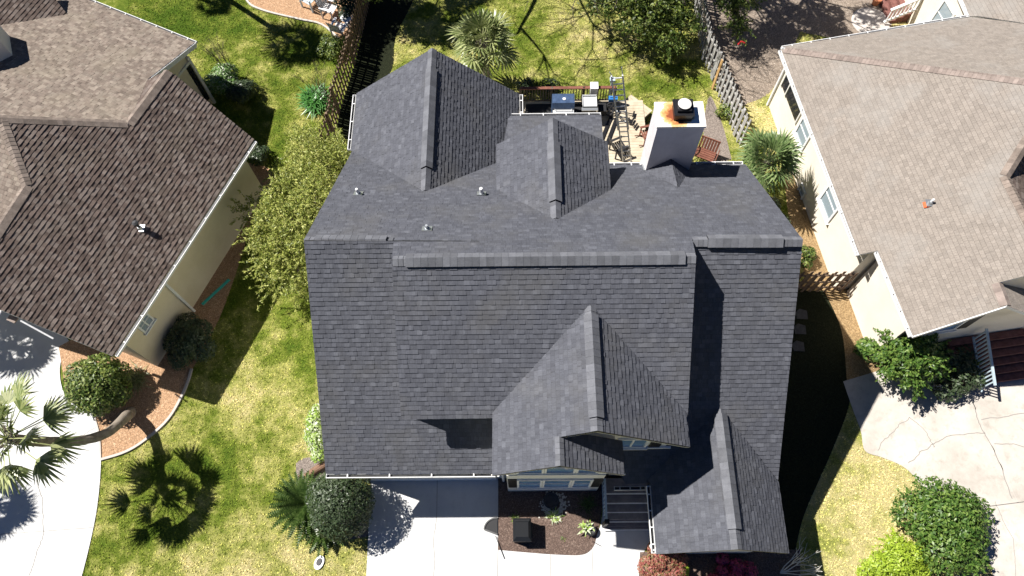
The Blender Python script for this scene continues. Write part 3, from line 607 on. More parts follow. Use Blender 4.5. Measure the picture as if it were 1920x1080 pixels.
mb.each('baluster', M['bluegrey'], rl); mb = MB(); mb.box((2.9, 4.42, .7), .12, .12, 1.4); mb.box((2.9, 2.94, .6), .12, .12, 1.2); mb.box((2.9, 4.42, 1.42), .16, .16, .04); mb.box((2.9, 2.94, 1.22), .16, .16, .04); mb.each('post', M['blackmat'], rl)
rl2 = thing('stair_railing', (4.5, 3.3, 0), 'dark handrail on the right side of the entry steps below the gutter', 'railing')
mb = MB(); mb.tube([V(4.5, 4.3, 1.3), V(4.5, 2.9, 1.0)], .03, 8); mb.tube([V(4.5, 4.3, 0), V(4.5, 4.3, 1.3)], .03); mb.tube([V(4.5, 2.9, 0), V(4.5, 2.9, 1.0)], .03); mb.build('rail', M['blackmat'], rl2)

# ------------------------------------------------------------------ LEFT HOUSE
e1 = V(.378, .926, 0).normalized(); nE = V(e1.y, -e1.x, 0); g1 = V(.901, -.434, 0).normalized(); nG = V(.434, .901, 0).normalized()
E0 = V(-13.79, 8.19, 3.4); pE = 0.62; plE = (E0, nE * pE + V(0, 0, 1)); G1 = V(-13.31, 21.82, 3.5); pG = 0.37; plN = (G1, nG * pG + V(0, 0, 1))
hE = lambda *a: [hit(x, y, plE) for x, y in a]; hN = lambda *a: [hit(x, y, plN) for x, y in a]
HL = thing('tan_house', (-16, 14, 0), 'neighbouring house at the left with brown shingle roofs, some coloured sunlit tan', 'house')
BR = [M['brown'], M['white']]
NQ = hit(240, 232, plE)
plS = (hit(50, 348, plE), (-e1 * 0.42 + V(0, 0, 1)))
plWs = (hit(240, 232, plE), (-nE * .5 + V(0, 0, 1)))
roof('roof', HL, [hE((212, 668), (477, 262), (330, 142), (313, 133), (240, 232), (2, 222), (50, 348), (0, 424), (-85, 546)),], BR, 'dark brown slope facing the middle house', butt=.03)
roof('roof', HL, [hN((163, -1), (365, 80), (277, 149), (240, 232), (0, 222), (-250, 205), (-120, -60), (100, -30))], [M['brownlit'], M['white']], 'brown slope coloured sunlit tan on the garden side')
roof('roof', HL, [[hit(x, y, plS) for x, y in ((0, 222), (2, 222), (50, 348), (0, 424), (-85, 546), (-300, 480), (-300, 300))]], [M['brownlit'], M['white']], 'brown slope coloured sunlit tan at the left edge')
a_, b_, c__ = hit(240, 232, plE), hit(313, 133, plE), hit(277, 150, plN); roof('roof', HL, [[a_, b_, c__]], BR, thick=.05)
nE_ = plE[1].normalized(); nN_ = plN[1].normalized(); nS_ = plS[1].normalized(); nW_ = plWs[1].normalized()
cap(HL, hit(240, 232, plE), hit(314, 133, plE), nW_, nE_, M['browncap'], w=.2, lift=.05)
cap(HL, hit(240, 232, plE), hit(-3, 222, plE), nN_, nE_, M['browncap'], w=.16, lift=.04)
cap(HL, hit(2, 222, plE), hit(50, 348, plE), nS_, nE_, M['browncap'], w=.16, lift=.04)
cap(HL, hit(50, 348, plE), hit(-20, 456, plE), nW_, nE_, M['browncap'], w=.2, lift=.05)
# walls under the roof
def wall_run(p, r, z0, z1, t=0.2, out=None):
    mb = MB(); p = Vector(p); r = Vector(r); d = (r - p).normalized(); n = V(d.y, -d.x, 0) if out is None else out
    q4 = [V(p.x, p.y, z0), V(r.x, r.y, z0), V(r.x, r.y, z1), V(p.x, p.y, z1)]; mb.prism(q4, -n * t); return mb
A0 = V(E0.x, E0.y, 0) - nE * .42 + e1 * .62; A1 = at(346, 582, 0); k_ = (A1 - A0).dot(e1)
wl_ = 0; E_len = (hit(477, 262, plE) - E0).length
mb = MB()
B0 = A0 + nE * 0.10
def block(mb, o, ua, la, ub, lb, z0, z1):
    o = Vector(o); a = ua * la; b = ub * lb; mb.box(o + a / 2 + b / 2 + V(0, 0, (z0 + z1) / 2), la, lb, z1 - z0, ua, ub)
block(mb, A0, e1, 2.55, -nE, 3.2, -.1, 3.38); block(mb, A0 + e1 * 2.55 - nE * 0.06, e1, E_len - 2.55 - 1.1, -nE, 5.0, -.1, 3.40)
block(mb, A0 + e1 * 2.6 - nE * 4.8, e1, 9.2, -nE, 9.5, -.1, 3.4)
# gable end facing the lawn, under the rake of the tan slope
ra = hit(365, 80, plN); rb = hit(277, 149, plN)
wa = V(ra.x, ra.y, 0) - nG * .4 - g1 * .35; wb = V(rb.x, rb.y, 0) - g1 * .35
for (p, zt) in ((0, 0),):
    q4 = [V(wa.x, wa.y, -.1), V(wb.x, wb.y, -.1) - nG * 1.2, V(wb.x, wb.y, rb.z + .3) - nG * 1.2, V(wa.x, wa.y, ra.z - .05)]; mb.prism(q4, -g1 * 3.0)
mb.build('wall', M['walltan'], HL)
mb = MB(); mb.beam(ra - V(0, 0, .12) + g1 * .02, rb - V(0, 0, .12) + g1 * .02 , .03, .2); mb.build('fascia', M['white'], HL)
mb = MB(); pd = A0 + e1 * 2.52 + nE * .07; mb.beam(pd + V(0, 0, .0), pd + V(0, 0, 3.3), .1, .09, up=e1); mb.each('downspout', M['white'], HL)
gutter(HL, E0 + e1 * .05, E0 + e1 * (E_len - .05), nE, 9, w=.09); gutter(HL, hit(163, -1, plN), hit(365, 80, plN), nG, 7, w=.09)
window(HL, A0 + e1 * 1.0 + nE * .0 + V(0, 0, 2.35), e1, nE, .62, .75, 2, 2, glassm=M['skyglass'])
# screened porch at the far corner: dark screens between pale posts
pc0 = wa + g1 * .02; dd = -nG
mb = MB(); mb.box(pc0 + dd * 1.3 + V(0, 0, 1.55), 2.3, .05, 2.3, dd, g1); mb.build('screen', M['darkglass'], HL)
mb = MB()
for s_ in (.08, 1.25, 2.5): mb.box(pc0 + dd * s_ + g1 * .05 + V(0, 0, 1.5), .12, .1, 3.0, dd, g1)
mb.box(pc0 + dd * 1.3 + g1 * .05 + V(0, 0, 2.75), 2.5, .09, .12, dd, g1); mb.each('post', M['wallgrey'], HL)
# dormer at the top left corner
dz = MB(); plDm = (hit(127, 28, plN) , nE * .6 + V(0, 0, 1))
dm = [hit(127, 27, plN), hit(20, 66, plN) + V(0, 0, .0)]
top_ = hit(60, -25, plN)
pA = hit(127, 27, plN); pBm = hit(20, 66, plN) + V(0, 0, .9)
plD2 = (pA, nE * .55 + V(0, 0, 1)); 
roof('dormer_roof', HL, [[hit(x, y, plD2) for x, y in ((127, 28), (18, 68), (-10, 100), (-80, 60), (-60, -60), (70, -45))]], BR)
cap(HL, hit(22, 64, plD2), hit(-25, 118, plD2), nW_, nE_, M['browncap'], w=.18, lift=.05)
q0 = hit(24, 104, plN)
dwb = [hit(-40, 60, plN), hit(18, 68, plN), hit(24, 104, plN), hit(0, 116, plN), hit(-60, 130, plN)]
mb = MB(); mb.prism([V(p.x, p.y, p.z - .3) for p in dwb], (0, 0, 1.35)); mb.build('dormer_wall', M['wallgrey'], HL)
# entrance side: small tiled piece, post and fascia by the driveway
mb = MB(); fpa = hit(33, 598, plE); fpb = hit(95, 632, plE); mb.beam(fpa - V(0, 0, .15), fpb - V(0, 0, .15), .05, .07); mb.build('gutter', M['white'], HL)
mb = MB(); lp = at(28, 592, 2.6); mb.box(lp, .5, .35, .06, e1, nE); mb.build('porch_ledge', M['tancap'], HL)
mb = MB()
gA = V(E0.x, E0.y, 0) + e1 * .12 - nE * .1; gB = gA - nE * 2.6
mb.prism([V(gA.x, gA.y, 3.2), V(gB.x, gB.y, 3.2), V(gB.x, gB.y, 3.2 + 1.3), V(gA.x, gA.y, 3.3)], e1 * .1)
mb.build('gable_wall', M['walltan'], HL)
t = vent_pipe(263, 428, plE, 'grey mushroom vent on the dark brown left roof', 'left roof vents', .3, .05, parent_mat='blackmat')
p = hit(263, 428, plE); MB().lathe(p, [(.10, .34), (.11, .40), (.05, .46)], 20).build('vent_hood', M['stone'], t)

# ------------------------------------------------------------------ RIGHT HOUSE
w1 = V(.14, -.99, 0).normalized(); dW = V(.99, .14, 0).normalized(); n1 = V(.982, .189, 0).normalized(); dN = V(.189, -.982, 0).normalized()
W0 = V(10.88, 21.33, 3.3); pW = 0.56
plW = (W0, -dW * pW + V(0, 0, 1)); plWN = (W0, -dN * pW + V(0, 0, 1))
hW = lambda *a: [hit(x, y, plW) for x, y in a]; hWN = lambda *a: [hit(x, y, plWN) for x, y in a]
HR = thing('cream_house', (18, 15, 0), 'neighbouring house at the right with light tan shingle roof and cream walls', 'house')
TN = [M['tan'], M['white']]
plWS = (hit(1888, 573, plW), dW * pW + V(0, 0, 1))
plWE = (hit(1885, 330, plW), dW * .5 + w1 * .2 + V(0, 0, 1))
roof('roof', HR, [hW((1464, 92), (1612, 477), (1646, 470), (1712, 630), (1888, 573), (1872, 530), (1990, 500), (2020, 430), (1935, 425), (1885, 330), (1950, 225), (2040, 170))], TN, 'broad tan slope above the cream side wall', butt=.008)
roof('roof', HR, [hWN((1464, 88), (1820, 32), (2040, 60), (2040, 168))], TN, 'narrow tan slope along the garden side', butt=.008)
roof('roof', HR, [[hit(x, y, plWS) for x, y in ((1888, 574), (1872, 530), (2010, 500), (2010, 620))]], TN, butt=.008)
roof('roof', HR, [[hit(x, y, plWE) for x, y in ((1886, 330), (1935, 425), (2010, 460), (2030, 200), (1950, 225))]], BR, 'browner slope at the right edge of the picture')
plX = (at(1820, 32, 3.3), -dW * .45 + V(0, 0, 1)); roof('roof', HR, [[hit(x, y, plX) for x, y in ((1801, -10), (1818, 31), (1832, 30), (2040, 62), (2040, -50), (1790, -50))]], TN, butt=.008)
cap(HR, W0 + V(.1, -.12, .06), hit(2000, 162, plW), (-dN * pW + V(0, 0, 1)).normalized(), (-dW * pW + V(0, 0, 1)).normalized(), M['tancap'], w=.17, lift=.03)
cap(HR, hit(1888, 572, plW), hit(1872, 531, plW), (-dW * pW + V(0, 0, 1)).normalized(), plWS[1].normalized(), M['tancap'], w=.2)
cap(HR, hit(1885, 330, plW), hit(1935, 425, plW), (-dW * pW + V(0, 0, 1)).normalized(), plWE[1].normalized(), M['browncap'], w=.18)
cap(HR, hit(1885, 330, plW), hit(1950, 225, plW), (-dW * pW + V(0, 0, 1)).normalized(), plWE[1].normalized(), M['browncap'], w=.18)
mb = MB()
ws = 0.40
a0 = V(W0.x, W0.y, 0) + dW * ws + w1 * .35; L1 = 9.25
block(mb, a0, w1, L1, dW, 9.0, -.1, 3.42)
a1 = at(1587, 547, 0) + dW * .0; rkc = at(1712, 630, 3.3); L2 = (V(rkc.x, rkc.y, 0) - a1).dot(w1) - .35
block(mb, a1, w1, L2, dW, 7.5, -.1, 3.42)
ge = a1 + w1 * L2; rz = hit(1888, 573, plW).z; gw = (V(hit(1888, 573, plW).x, hit(1888, 573, plW).y, 0) - ge).dot(dW)
mb.prism([V(ge.x, ge.y, 3.0) + dW * .02, V(ge.x, ge.y, 3.36) + dW * .02, V(ge.x, ge.y, rz - .25) + dW * gw, V(ge.x, ge.y, 3.4) + dW * (2 * gw), V(ge.x, ge.y, 3.0) + dW * (2 * gw)], -w1 * .3)
a2 = at(1800, 20, 0) ; block(mb, V(19.2, 22.7, 0), -dN, 6, n1, 6, -.1, 3.2)
mb.build('wall', M['wallcream'], HR)
ua, ub = hit(1873, 529, plW), hit(1990, 500, plW); mb = MB(); mb.prism([ua - V(0, 0, .12), ub - V(0, 0, .12), V(ub.x, ub.y, 3.0), V(ua.x, ua.y, 3.0)], V(.03, .2, 0)); mb.build('gable_wall', M['wallcream'], HR)
for q0_, q1_, nn_, oo in ((W0 + w1 * .1, hit(1612, 477, plW), 8, -dW), (hit(1647, 472, plW), hit(1712, 629, plW), 5, -dW), (W0 + n1 * .1, at(1820, 30, 3.3), 10, -dN), (at(1801, -10, 3.3), at(1819, 29, 3.3), 1, -dW)): gutter(HR, q0_, q1_, oo, nn_, w=.09)
ra = hit(1712, 630, plW); rb = hit(1888, 573, plW); mb = MB(); mb.beam(ra - V(0, 0, .1) + w1 * .02, rb - V(0, 0, .1) + w1 * .02, .03, .18); mb.build('fascia', M['white'], HR)
def onwall(o, px, py, z):
    """parameter along the west wall for a pixel"""
    n = dW; w = ray(px, py); oc = V(0, 0, CH); t_ = (Vector(o) - oc).dot(n) / Vector(w).dot(n); return oc + Vector(w) * t_
for (x, y, w_, h_) in ((1508, 248, 1.0, 1.25), (1558, 378, 1.15, 1.4)):
    pw_ = onwall(a0, x, y, 0); window(HR, pw_ - dW * .002, w1, -dW, w_, h_, 1, 2, glassm=M['skyglass'], fw=.09)
pw_ = onwall(a0, 1502, 362, 0); window(HR, pw_, w1, -dW, .55, .8, 1, 2, glassm=M['skyglass'], fw=.07)
# screened opening at the north end
pw_ = onwall(a0, 1488, 178, 0); mb = MB(); mb.box(pw_ - dW * .012, 2.0, .03, 1.15, w1, dW); sc_ = mb.build('screen', M['darkglass'], HR)
mb = MB(); [mb.box(pw_ - dW * .04 + w1 * s_, .06, .05, 1.2, w1, dW) for s_ in (-1.0, -.45, 1.0)]; mb.each('screen_frame', M['wallgrey'], HR)
mb = MB(); cp = a0 + w1 * .02; mb.beam(cp - dW * .03 + V(0, 0, 0), cp - dW * .03 + V(0, 0, 3.1), .12, .1, up=w1); mb.each('downspout', M['white'], HR)
# front gable window, shaded
gc = ge + w1 * .0 + dW * (gw * .55) + V(0, 0, 2.9); window(HR, gc, dW, w1, 1.7, 1.2, 2, 2, glassm=M['glass'], fw=.1)
mb = MB(); [mb.box(ge + dW * (gw * .55 + s_) + w1 * .03 + V(0, 0, 2.9), .34, .04, 1.2, dW, w1) for s_ in (-1.1, 1.1)]; mb.each('shutter', M['blackmat'], HR)
gc = V(*at(1795, 14, 2.2)) ; window(HR, V(19.2, 22.7, 1.9) - dN * 1.5 - n1 * .0, dN, -n1, 1.0, 1.4, 1, 2, glassm=M['skyglass'], fw=.09)
# front steps of the right house, in shade
st = thing('entry_steps', at(1870, 640), 'shaded dark brick steps at the front of the cream house', 'steps')
mb = MB()
for k in range(6): block(mb, ge + dW * (gw + .3 - .0) + w1 * (.03 + .28 * k) + V(0, 0, 0), w1, .26, dW, 3.0, 0.031, 1.05 - .17 * k)
mb.each('tread', M['brickred'], st)
rr = thing('stair_railing', at(1915, 640), 'white baluster railing by the brick steps of the cream house', 'railing')
o_ = ge + dW * (gw + 1.2) + w1 * .1; mb = MB()
mb.beam(o_ + V(0, 0, 2.0), o_ + w1 * 1.9 + V(0, 0, 1.2), .08, .06); mb.beam(o_ + V(0, 0, 1.15), o_ + w1 * 1.9 + V(0, 0, .35), .06, .06); mb.build('rail', M['bluegrey'], rr); mb = MB()
[mb.box(o_ + w1 * (.08 + k * .13) + V(0, 0, 1.57 - k * .055), .045, .045, .85) for k in range(14)]; mb.each('baluster', M['bluegrey'], rr)
plR = plW; t = vent_pipe(1744, 381, plW, 'white vent pipe with an orange-red boot on the light tan right roof', 'right roof vents', .24, .045)
mb = MB(); pp_ = hit(1735, 385, plW); mb.box(pp_ + V(0, 0, .04), .16, .22, .03, V(1, 0, .3).normalized()); mb.build('flashing', M['orange'], t)

# ------------------------------------------------------------------ FENCES
def fence(name, base, h, label, matp, pitch=0.15, pw=0.10, lean=0.0, both=True, cat='fence'):
    """shadow-box fence: pickets alternate on both sides of the rails"""
    t = thing(name, base[0], label, cat); post = []
    for i, (p, r) in enumerate(zip(base, base[1:])):
        d = (r - p); L = d.length; d /= L; n = V(-d.y, d.x, 0); mb = MB(); nb = max(1, int(L / 2.4))
        for z in (.35, h * .5, h - .25): mb.beam(p + V(0, 0, z), r + V(0, 0, z), .04, .09)
        mb.build('rail', matp, t)
        per = int(L / pitch); segn = max(1, round(L / 2.4))
        for s_ in range(segn):
            mb = MB()
            for k in range(int(per * s_ / segn), int(per * (s_ + 1) / segn)):
                c = p + d * ((k + .5) * L / per); sg = 1 if (k % 2 or not both) else -1; hh = h + random.uniform(-.03, .03); tl = random.uniform(-.012, .012)
                up = (V(0, 0, 1) + d * tl).normalized(); q_ = c + n * sg * .035
                mb.box(q_ + up * hh / 2, pw + random.uniform(-.006, .006), .018, hh, (d - up * d.dot(up)).normalized(), n, up)
            mb.build('picket_panel', matp, t)
            mb = MB(); pp = p + d * (L * s_ / segn); mb.box(pp + V(0, 0, h / 2), .1, .1, h, d, n); mb.each('post', matp, t)
    return t
fence('picket_fence', [at(706, -60), at(682, 48), at(665, 120), at(636, 212), at(629, 258), at(612, 305)], 1.75, 'brown wooden picket fence beside the dark rear gable, along the left lawn', M['picketbrown'], .125, .105)
fence('picket_fence', [at(1290, -50), at(1302, 18), at(1317, 111), at(1335, 148), at(1376, 252), at(1386, 274)], 1.75, 'weathered grey-white picket fence at the back right of the garden', M['picketlight'], .155, .095)
fence('picket_fence', [at(1470, 546), at(1578, 545)], 1.7, 'short dark picket fence closing the gap between the middle and right houses', M['picketbrown'], .15, .10)
p = at(1336, 150); mb = MB(); mb.box(p + V(-.08, -.5, .95), .14, .03, 1.9, V(.3, -.95, 0).normalized(), V(-.95, -.3, 0).normalized()); tag(mb.build('fence_board', noisy('new_pine', (.5, .3, .12), (.6, .38, .17), 5)), 'single orange-brown board leaning on the pale right fence', 'board')
p = at(1371, 118); mb = MB(); mb.tube([p + V(0, 0, 1.2), p + V(.1, .05, 1.35), p + V(.28, .0, 1.3)], .04); tag(mb.build('garden_tool', M['red']), 'small red tool handle behind the pale right fence', 'tool')

# ------------------------------------------------------------------ FOLIAGE
def leaves(centers, n, size, aspect=0.45, jitter=0.35, up=0.35, shell=0.55, clump=0):
    """leaf quads through the outer volume of a set of blobs; returns vertex array (n*4,3)"""
    C_ = np.array([c[:3] for c in centers]); R_ = np.array([c[3] for c in centers]); w = R_ ** 2; w /= w.sum()
    out = []; need = n
    i = rng.choice(len(centers), n, p=w); d = rng.normal(size=(n, 3)); d[:, 2] = np.abs(d[:, 2]) * 1.1 - 0.35; d /= np.linalg.norm(d, axis=1)[:, None]
    if clump:
        dirs = rng.normal(size=(clump, 3)); dirs /= np.linalg.norm(dirs, axis=1)[:, None]; dirs[:, 2] = np.abs(dirs[:, 2]) - .2
        k = rng.integers(0, clump, n); d = dirs[k] + rng.normal(size=(n, 3)) * 0.17; rad_k = (0.8 + 0.35 * rng.random(clump))[k]; d /= np.linalg.norm(d, axis=1)[:, None]
    else: rad_k = 1
    r = R_[i] * (shell + (1.05 - shell) * rng.random(n) ** 0.6) * rad_k
    p = C_[i] + d * r[:, None]; p[:, 2] = np.maximum(p[:, 2], 0.06)
    nrm = d + rng.normal(size=(n, 3)) * jitter; nrm[:, 2] += up; nrm /= np.linalg.norm(nrm, axis=1)[:, None]
    a = np.cross(nrm, rng.normal(size=(n, 3))); a /= np.linalg.norm(a, axis=1)[:, None]; b = np.cross(nrm, a)
    s = size * (0.6 + 0.8 * rng.random(n))[:, None]; a = a * s; b = b * s * aspect
    return np.stack([p - a, p + b + nrm * s * .12, p + a, p - b + nrm * s * .12], 1).reshape(-1, 3)
def sprays(centers, n, per, length, size, aspect=.3, droop=.5, start=.45, wander=.35):
    """leafy shoots growing outwards from the blobs, each a drooping line of leaves"""
    C_ = np.array([c[:3] for c in centers]); R_ = np.array([c[3] for c in centers]); w = R_ ** 2; w /= w.sum(); i = rng.choice(len(centers), n, p=w)
    d = rng.normal(size=(n, 3)); d[:, 2] = np.abs(d[:, 2]) * .9 - .1; d /= np.linalg.norm(d, axis=1)[:, None]; o = C_[i] + d * (R_[i] * start)[:, None]
    d = d + rng.normal(size=(n, 3)) * wander; d /= np.linalg.norm(d, axis=1)[:, None]; L = length * (.6 + .8 * rng.random(n))
    u = rng.random((n, per)) ** .8; p = o[:, None] + d[:, None] * (u * L[:, None])[..., None]; p[..., 2] -= droop * u ** 2 * L[:, None] * .6
    p = p.reshape(-1, 3) + rng.normal(size=(n * per, 3)) * size * .55; p[:, 2] = np.maximum(p[:, 2], .05); dd = np.repeat(d, per, 0); dd[:, 2] -= .3
    a = dd + rng.normal(size=dd.shape) * .6; a /= np.linalg.norm(a, axis=1)[:, None]; nr = rng.normal(size=dd.shape) * .7; nr[:, 2] += 1; b = np.cross(nr, a); b /= np.linalg.norm(b, axis=1)[:, None]
    s_ = (size * (.6 + .8 * rng.random(len(p))))[:, None]; a = a * s_; b = b * s_ * aspect
    return np.stack([p - a, p + b, p + a, p - b], 1).reshape(-1, 3)
def stems(mb, base, centers, rad=.04, k=3):
    for c in centers:
        for _ in range(k):
            e = V(c[0], c[1], c[2]) + V(random.uniform(-.4, .4), random.uniform(-.4, .4), random.uniform(0, .3)) * c[3]
            m_ = base.lerp(e, .5) + V(random.uniform(-.1, .1), random.uniform(-.1, .1), .1); mb.tube([base, m_, e], [rad, rad * .7, rad * .3], 6)
def shrub(name, base, blobs, n, size, mt, label, cat='shrub', group=None, **kw):
    """blobs: offsets (dx,dy,z,r) from base"""
    t = thing(name, base, label, cat, group); cs = [(base.x + b[0], base.y + b[1], b[2], b[3]) for b in blobs]
    spray = kw.pop('spray', 0)
    lv = leaves(cs, n, size, **kw)
    if spray: lv = np.concatenate([lv, sprays(cs, spray, 30, size * 7, size * .8, .45, .4, .55)])
    fast_mesh('crown', lv, 4, mt, t); mb = MB(); stems(mb, Vector(base), cs[:8]); mb.build('trunk' if cat == 'tree' else 'stem', M['bark'], t); return t
def rblobs(k, R, z, r, flat=1.0):
    out = []
    for i in range(k):
        a = i * 2.4; q_ = R * math.sqrt((i + .5) / k); out.append((q_ * math.cos(a), q_ * math.sin(a), z + random.uniform(-.15, .15) - .45 * (q_ / max(R, .01)) ** 2 * z * flat, r * random.uniform(.85, 1.15)))
    return out
def band(n, pts, r):
    """blobs along survey pixels at height"""
    return [(*at(x, y, z), rr) for x, y, z, rr in pts]
# tall willowy hedge left of the house
base = at(600, 430)
hb_ = [(630, 290, 1.6, .8), (600, 310, 2.4, .9), (570, 280, 1.8, .7), (575, 350, 2.5, 1.0), (540, 370, 2.2, .9), (520, 410, 2.2, .9), (560, 420, 2.6, 1.0), (600, 380, 2.8, 1.0), (500, 445, 2.0, .75), (530, 470, 2.2, .85), (510, 500, 1.9, .65), (548, 510, 1.9, .75), (570, 470, 2.2, .8), (590, 440, 2.4, .8), (525, 535, 1.3, .55), (560, 545, 1.2, .5), (480, 400, 1.9, .6), (640, 300, 2.3, .6), (585, 265, 1.2, .5), (535, 320, 1.6, .6)]
cs = band(0, hb_, 0); t = thing('tall_hedge', base, 'tall willowy yellow-green hedge along the left wall of the middle house', 'hedge')
fast_mesh('crown', np.concatenate([leaves(cs, 9000, .06, .35, .9, .1, .5), sprays(cs, 900, 42, .75, .055, .3, .55, .5)]), 4, M['wax'], t); mb = MB(); [stems(mb, at(x, y), [c_], .06, 3) for (x, y), c_ in zip(((620, 330), (590, 380), (560, 420), (580, 450), (540, 500), (560, 520)), (cs[0], cs[3], cs[5], cs[7], cs[9], cs[12]))]; mb.build('trunk', M['bark'], t)
shrub('round_shrub', at(205, 738), [(-.2, -.1, 1.15, .72), (.35, .1, 1.2, .72), (-.5, .35, 1.1, .6), (.15, .55, 1.1, .65), (.2, -.5, 1.0, .62), (-.45, -.45, .9, .55), (.7, -.2, .8, .55), (0, .05, 1.45, .6), (.6, .5, .8, .5), (0, 0, .6, .9)], 11000, .065, M['midleaf'], 'rounded green shrub in the bark bed at the corner of the left driveway', shell=.7)
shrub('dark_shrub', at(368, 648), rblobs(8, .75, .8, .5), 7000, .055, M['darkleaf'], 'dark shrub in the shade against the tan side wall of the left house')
shrub('round_shrub', at(655, 955), [(0, 0, 1.8, .85), (-.4, .2, 1.5, .75), (.4, .1, 1.5, .75), (0, -.45, 1.4, .75), (-.3, -.4, 1.25, .68), (.35, -.35, 1.2, .7), (0, .4, 1.5, .72), (0, 0, .9, .95), (-.3, .6, 1.2, .6), (.35, .55, 1.2, .6)], 15000, .045, M['darkleaf'], 'big dark glossy round shrub at the left corner of the garage', shell=.82)
shrub('variegated_shrub', at(598, 815), [(0, .75, .45, .32), (-.1, .45, .5, .32), (0, .1, .55, .36), (.05, -.25, .5, .34), (.1, -.55, .4, .3), (.15, -.85, .35, .26), (-.25, .3, .25, .2), (-.3, -.1, .2, .2)], 3600, .06, M['variegated'], 'lime and white variegated shrub against the left side of the house', clump=40)
# bottom right
bx = at(1745, 990); shrub('round_shrub', bx, rblobs(11, 1.05, 1.45, .72), 9000, .065, M['greenleaf'], 'large round glossy green shrub at the edge of the right driveway', shell=.6, spray=260)
bx = at(1665, 1055); shrub('lime_shrub', bx, [(0, 0, .8, .55), (-.6, -.1, .6, .42), (.5, .15, .7, .45), (.1, .45, .7, .42), (.9, .0, .5, .35), (-.4, -.5, .5, .4), (.3, -.5, .55, .45), (-1.0, -.3, .35, .28)], 5200, .06, M['limeleaf'], 'bright lime-green shrub in front of the round shrub, bottom right', spray=120, clump=70)
bx = at(1665, 690); shrub('young_tree', bx, [(0, 0, 1.9, .75), (.45, .3, 1.7, .6), (-.35, .35, 1.7, .55), (.65, -.25, 1.5, .6), (-.1, -.5, 1.5, .6), (.1, .8, 1.9, .45), (.9, .15, 1.4, .45), (-.55, .0, 1.2, .5), (.3, -.75, 1.1, .45), (0, 0, 1.0, .8)], 3500, .08, M['greenleaf'], 'bright green bushy tree against the cream side wall of the right house', 'tree', spray=260)
shrub('small_shrub', at(1618, 660), rblobs(5, .3, .5, .28), 900, .07, M['greenleaf'], 'small bright green shrub left of the bushy tree by the cream wall')
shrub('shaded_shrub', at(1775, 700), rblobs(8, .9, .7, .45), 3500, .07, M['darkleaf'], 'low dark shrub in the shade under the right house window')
shrub('bronze_shrub', at(1238, 1062), rblobs(9, .62, .75, .36), 6500, .05, M['redleaf'], 'bronze-red shrub at the bottom edge beside the entry walk', shell=.7)
shrub('lime_plant', at(1277, 1070), rblobs(4, .13, .35, .17), 500, .06, M['limeleaf'], 'small lime-green plant right of the bronze-red shrub', 'plant')
shrub('magenta_shrub', at(1365, 1085), rblobs(9, .75, .35, .27), 2400, .05, M['pinkleaf'], 'low magenta-flowered shrub at the bottom edge under the porch gable')
shrub('flowering_shrub', at(425, 165), rblobs(7, .6, .65, .42), 4200, .06, M['flowerleaf'], 'white-flowering shrub at the far corner of the left house, under the bare sapling')
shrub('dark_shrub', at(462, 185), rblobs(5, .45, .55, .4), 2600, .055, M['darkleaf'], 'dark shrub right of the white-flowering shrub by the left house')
shrub('small_shrub', at(490, 300), rblobs(4, .35, .5, .3), 900, .06, M['darkleaf'], 'small dark shrub behind the corner of the brown roof')
shrub('small_shrub', at(628, 100), rblobs(5, .5, .5, .35), 2200, .05, M['midleaf'], 'green shrub between the white chairs and the brown fence')
shrub('garden_shrub', at(655, 30), rblobs(4, .5, .7, .4), 1800, .06, M['darkleaf'], 'dark shrub behind the white garden chairs')
shrub('small_shrub', at(1430, 410), rblobs(6, .8, .5, .35), 2400, .06, M['darkleaf'], 'dark shrub below the right palm beside the slate roof')
shrub('small_shrub', at(1505, 490), rblobs(4, .3, .5, .28), 700, .06, M['midleaf'], 'green shrub at the roof edge near the short dark fence')
for (x, y, lab) in ((905, 168, 'low dark shrub under the rear palm near the deck railing, left one'), (985, 168, 'low dark shrub by the deck railing, left of the covered grill'), (1030, 172, 'low dark shrub against the middle of the deck railing')):
    shrub('low_shrub', at(x, y), rblobs(4, .3, .3, .26), 700, .05, M['darkleaf'], lab, group='shrubs behind the deck')
shrub('ivy_shrub', at(1362, 215), rblobs(5, .35, .35, .25), 900, .05, M['midleaf'], 'weedy green shrub at the foot of the pale right fence')
# backyard trees seen at the top edge
def crown_tree(name, trunk_px, blobs_px, n, size, mt, label, base=None, **kw):
    b = base or at(*trunk_px); t = thing(name, b, label, 'tree'); cs = [(*at(x, y, z), r) for x, y, z, r in blobs_px]
    fast_mesh('crown', np.concatenate([leaves(cs, n // 2, size, **kw), sprays(cs, n // 30, 28, .6, size * .8, .4, .4, .5)]), 4, mt, t); mb = MB(); top = V(*[sum(c_[i] for c_ in cs) / len(cs) for i in range(3)]); mid = Vector(b).lerp(top, .55)
    mb.tube([b, Vector(b).lerp(mid, .5) + V(.05, 0, 0), mid], [.14, .11, .08], 8); stems(mb, mid, cs, .05, 2); mb.build('trunk', M['bark'], t); return t
crown_tree('garden_tree', (1215, 50), [(1150, 10, 1.8, .7), (1190, 0, 2.2, .8), (1230, 10, 2.3, .8), (1265, 20, 2.0, .8), (1285, 50, 1.6, .7), (1210, 45, 1.8, .8), (1250, 80, 1.3, .7), (1180, 45, 1.4, .6), (1120, 10, 1.5, .5), (1275, -20, 2.4, .8)], 9000, .08, M['midleaf'], 'leafy yellow-green tree at the top edge beside the pale right fence', clump=120, jitter=.6)
crown_tree('garden_tree', (1375, 20), [(1365, 10, 1.6, .6), (1395, -5, 2.0, .6), (1385, 50, 1.2, .5), (1350, -20, 2, .5)], 3500, .07, M['midleaf'], 'dark green tree at the top edge just right of the pale fence', clump=60)
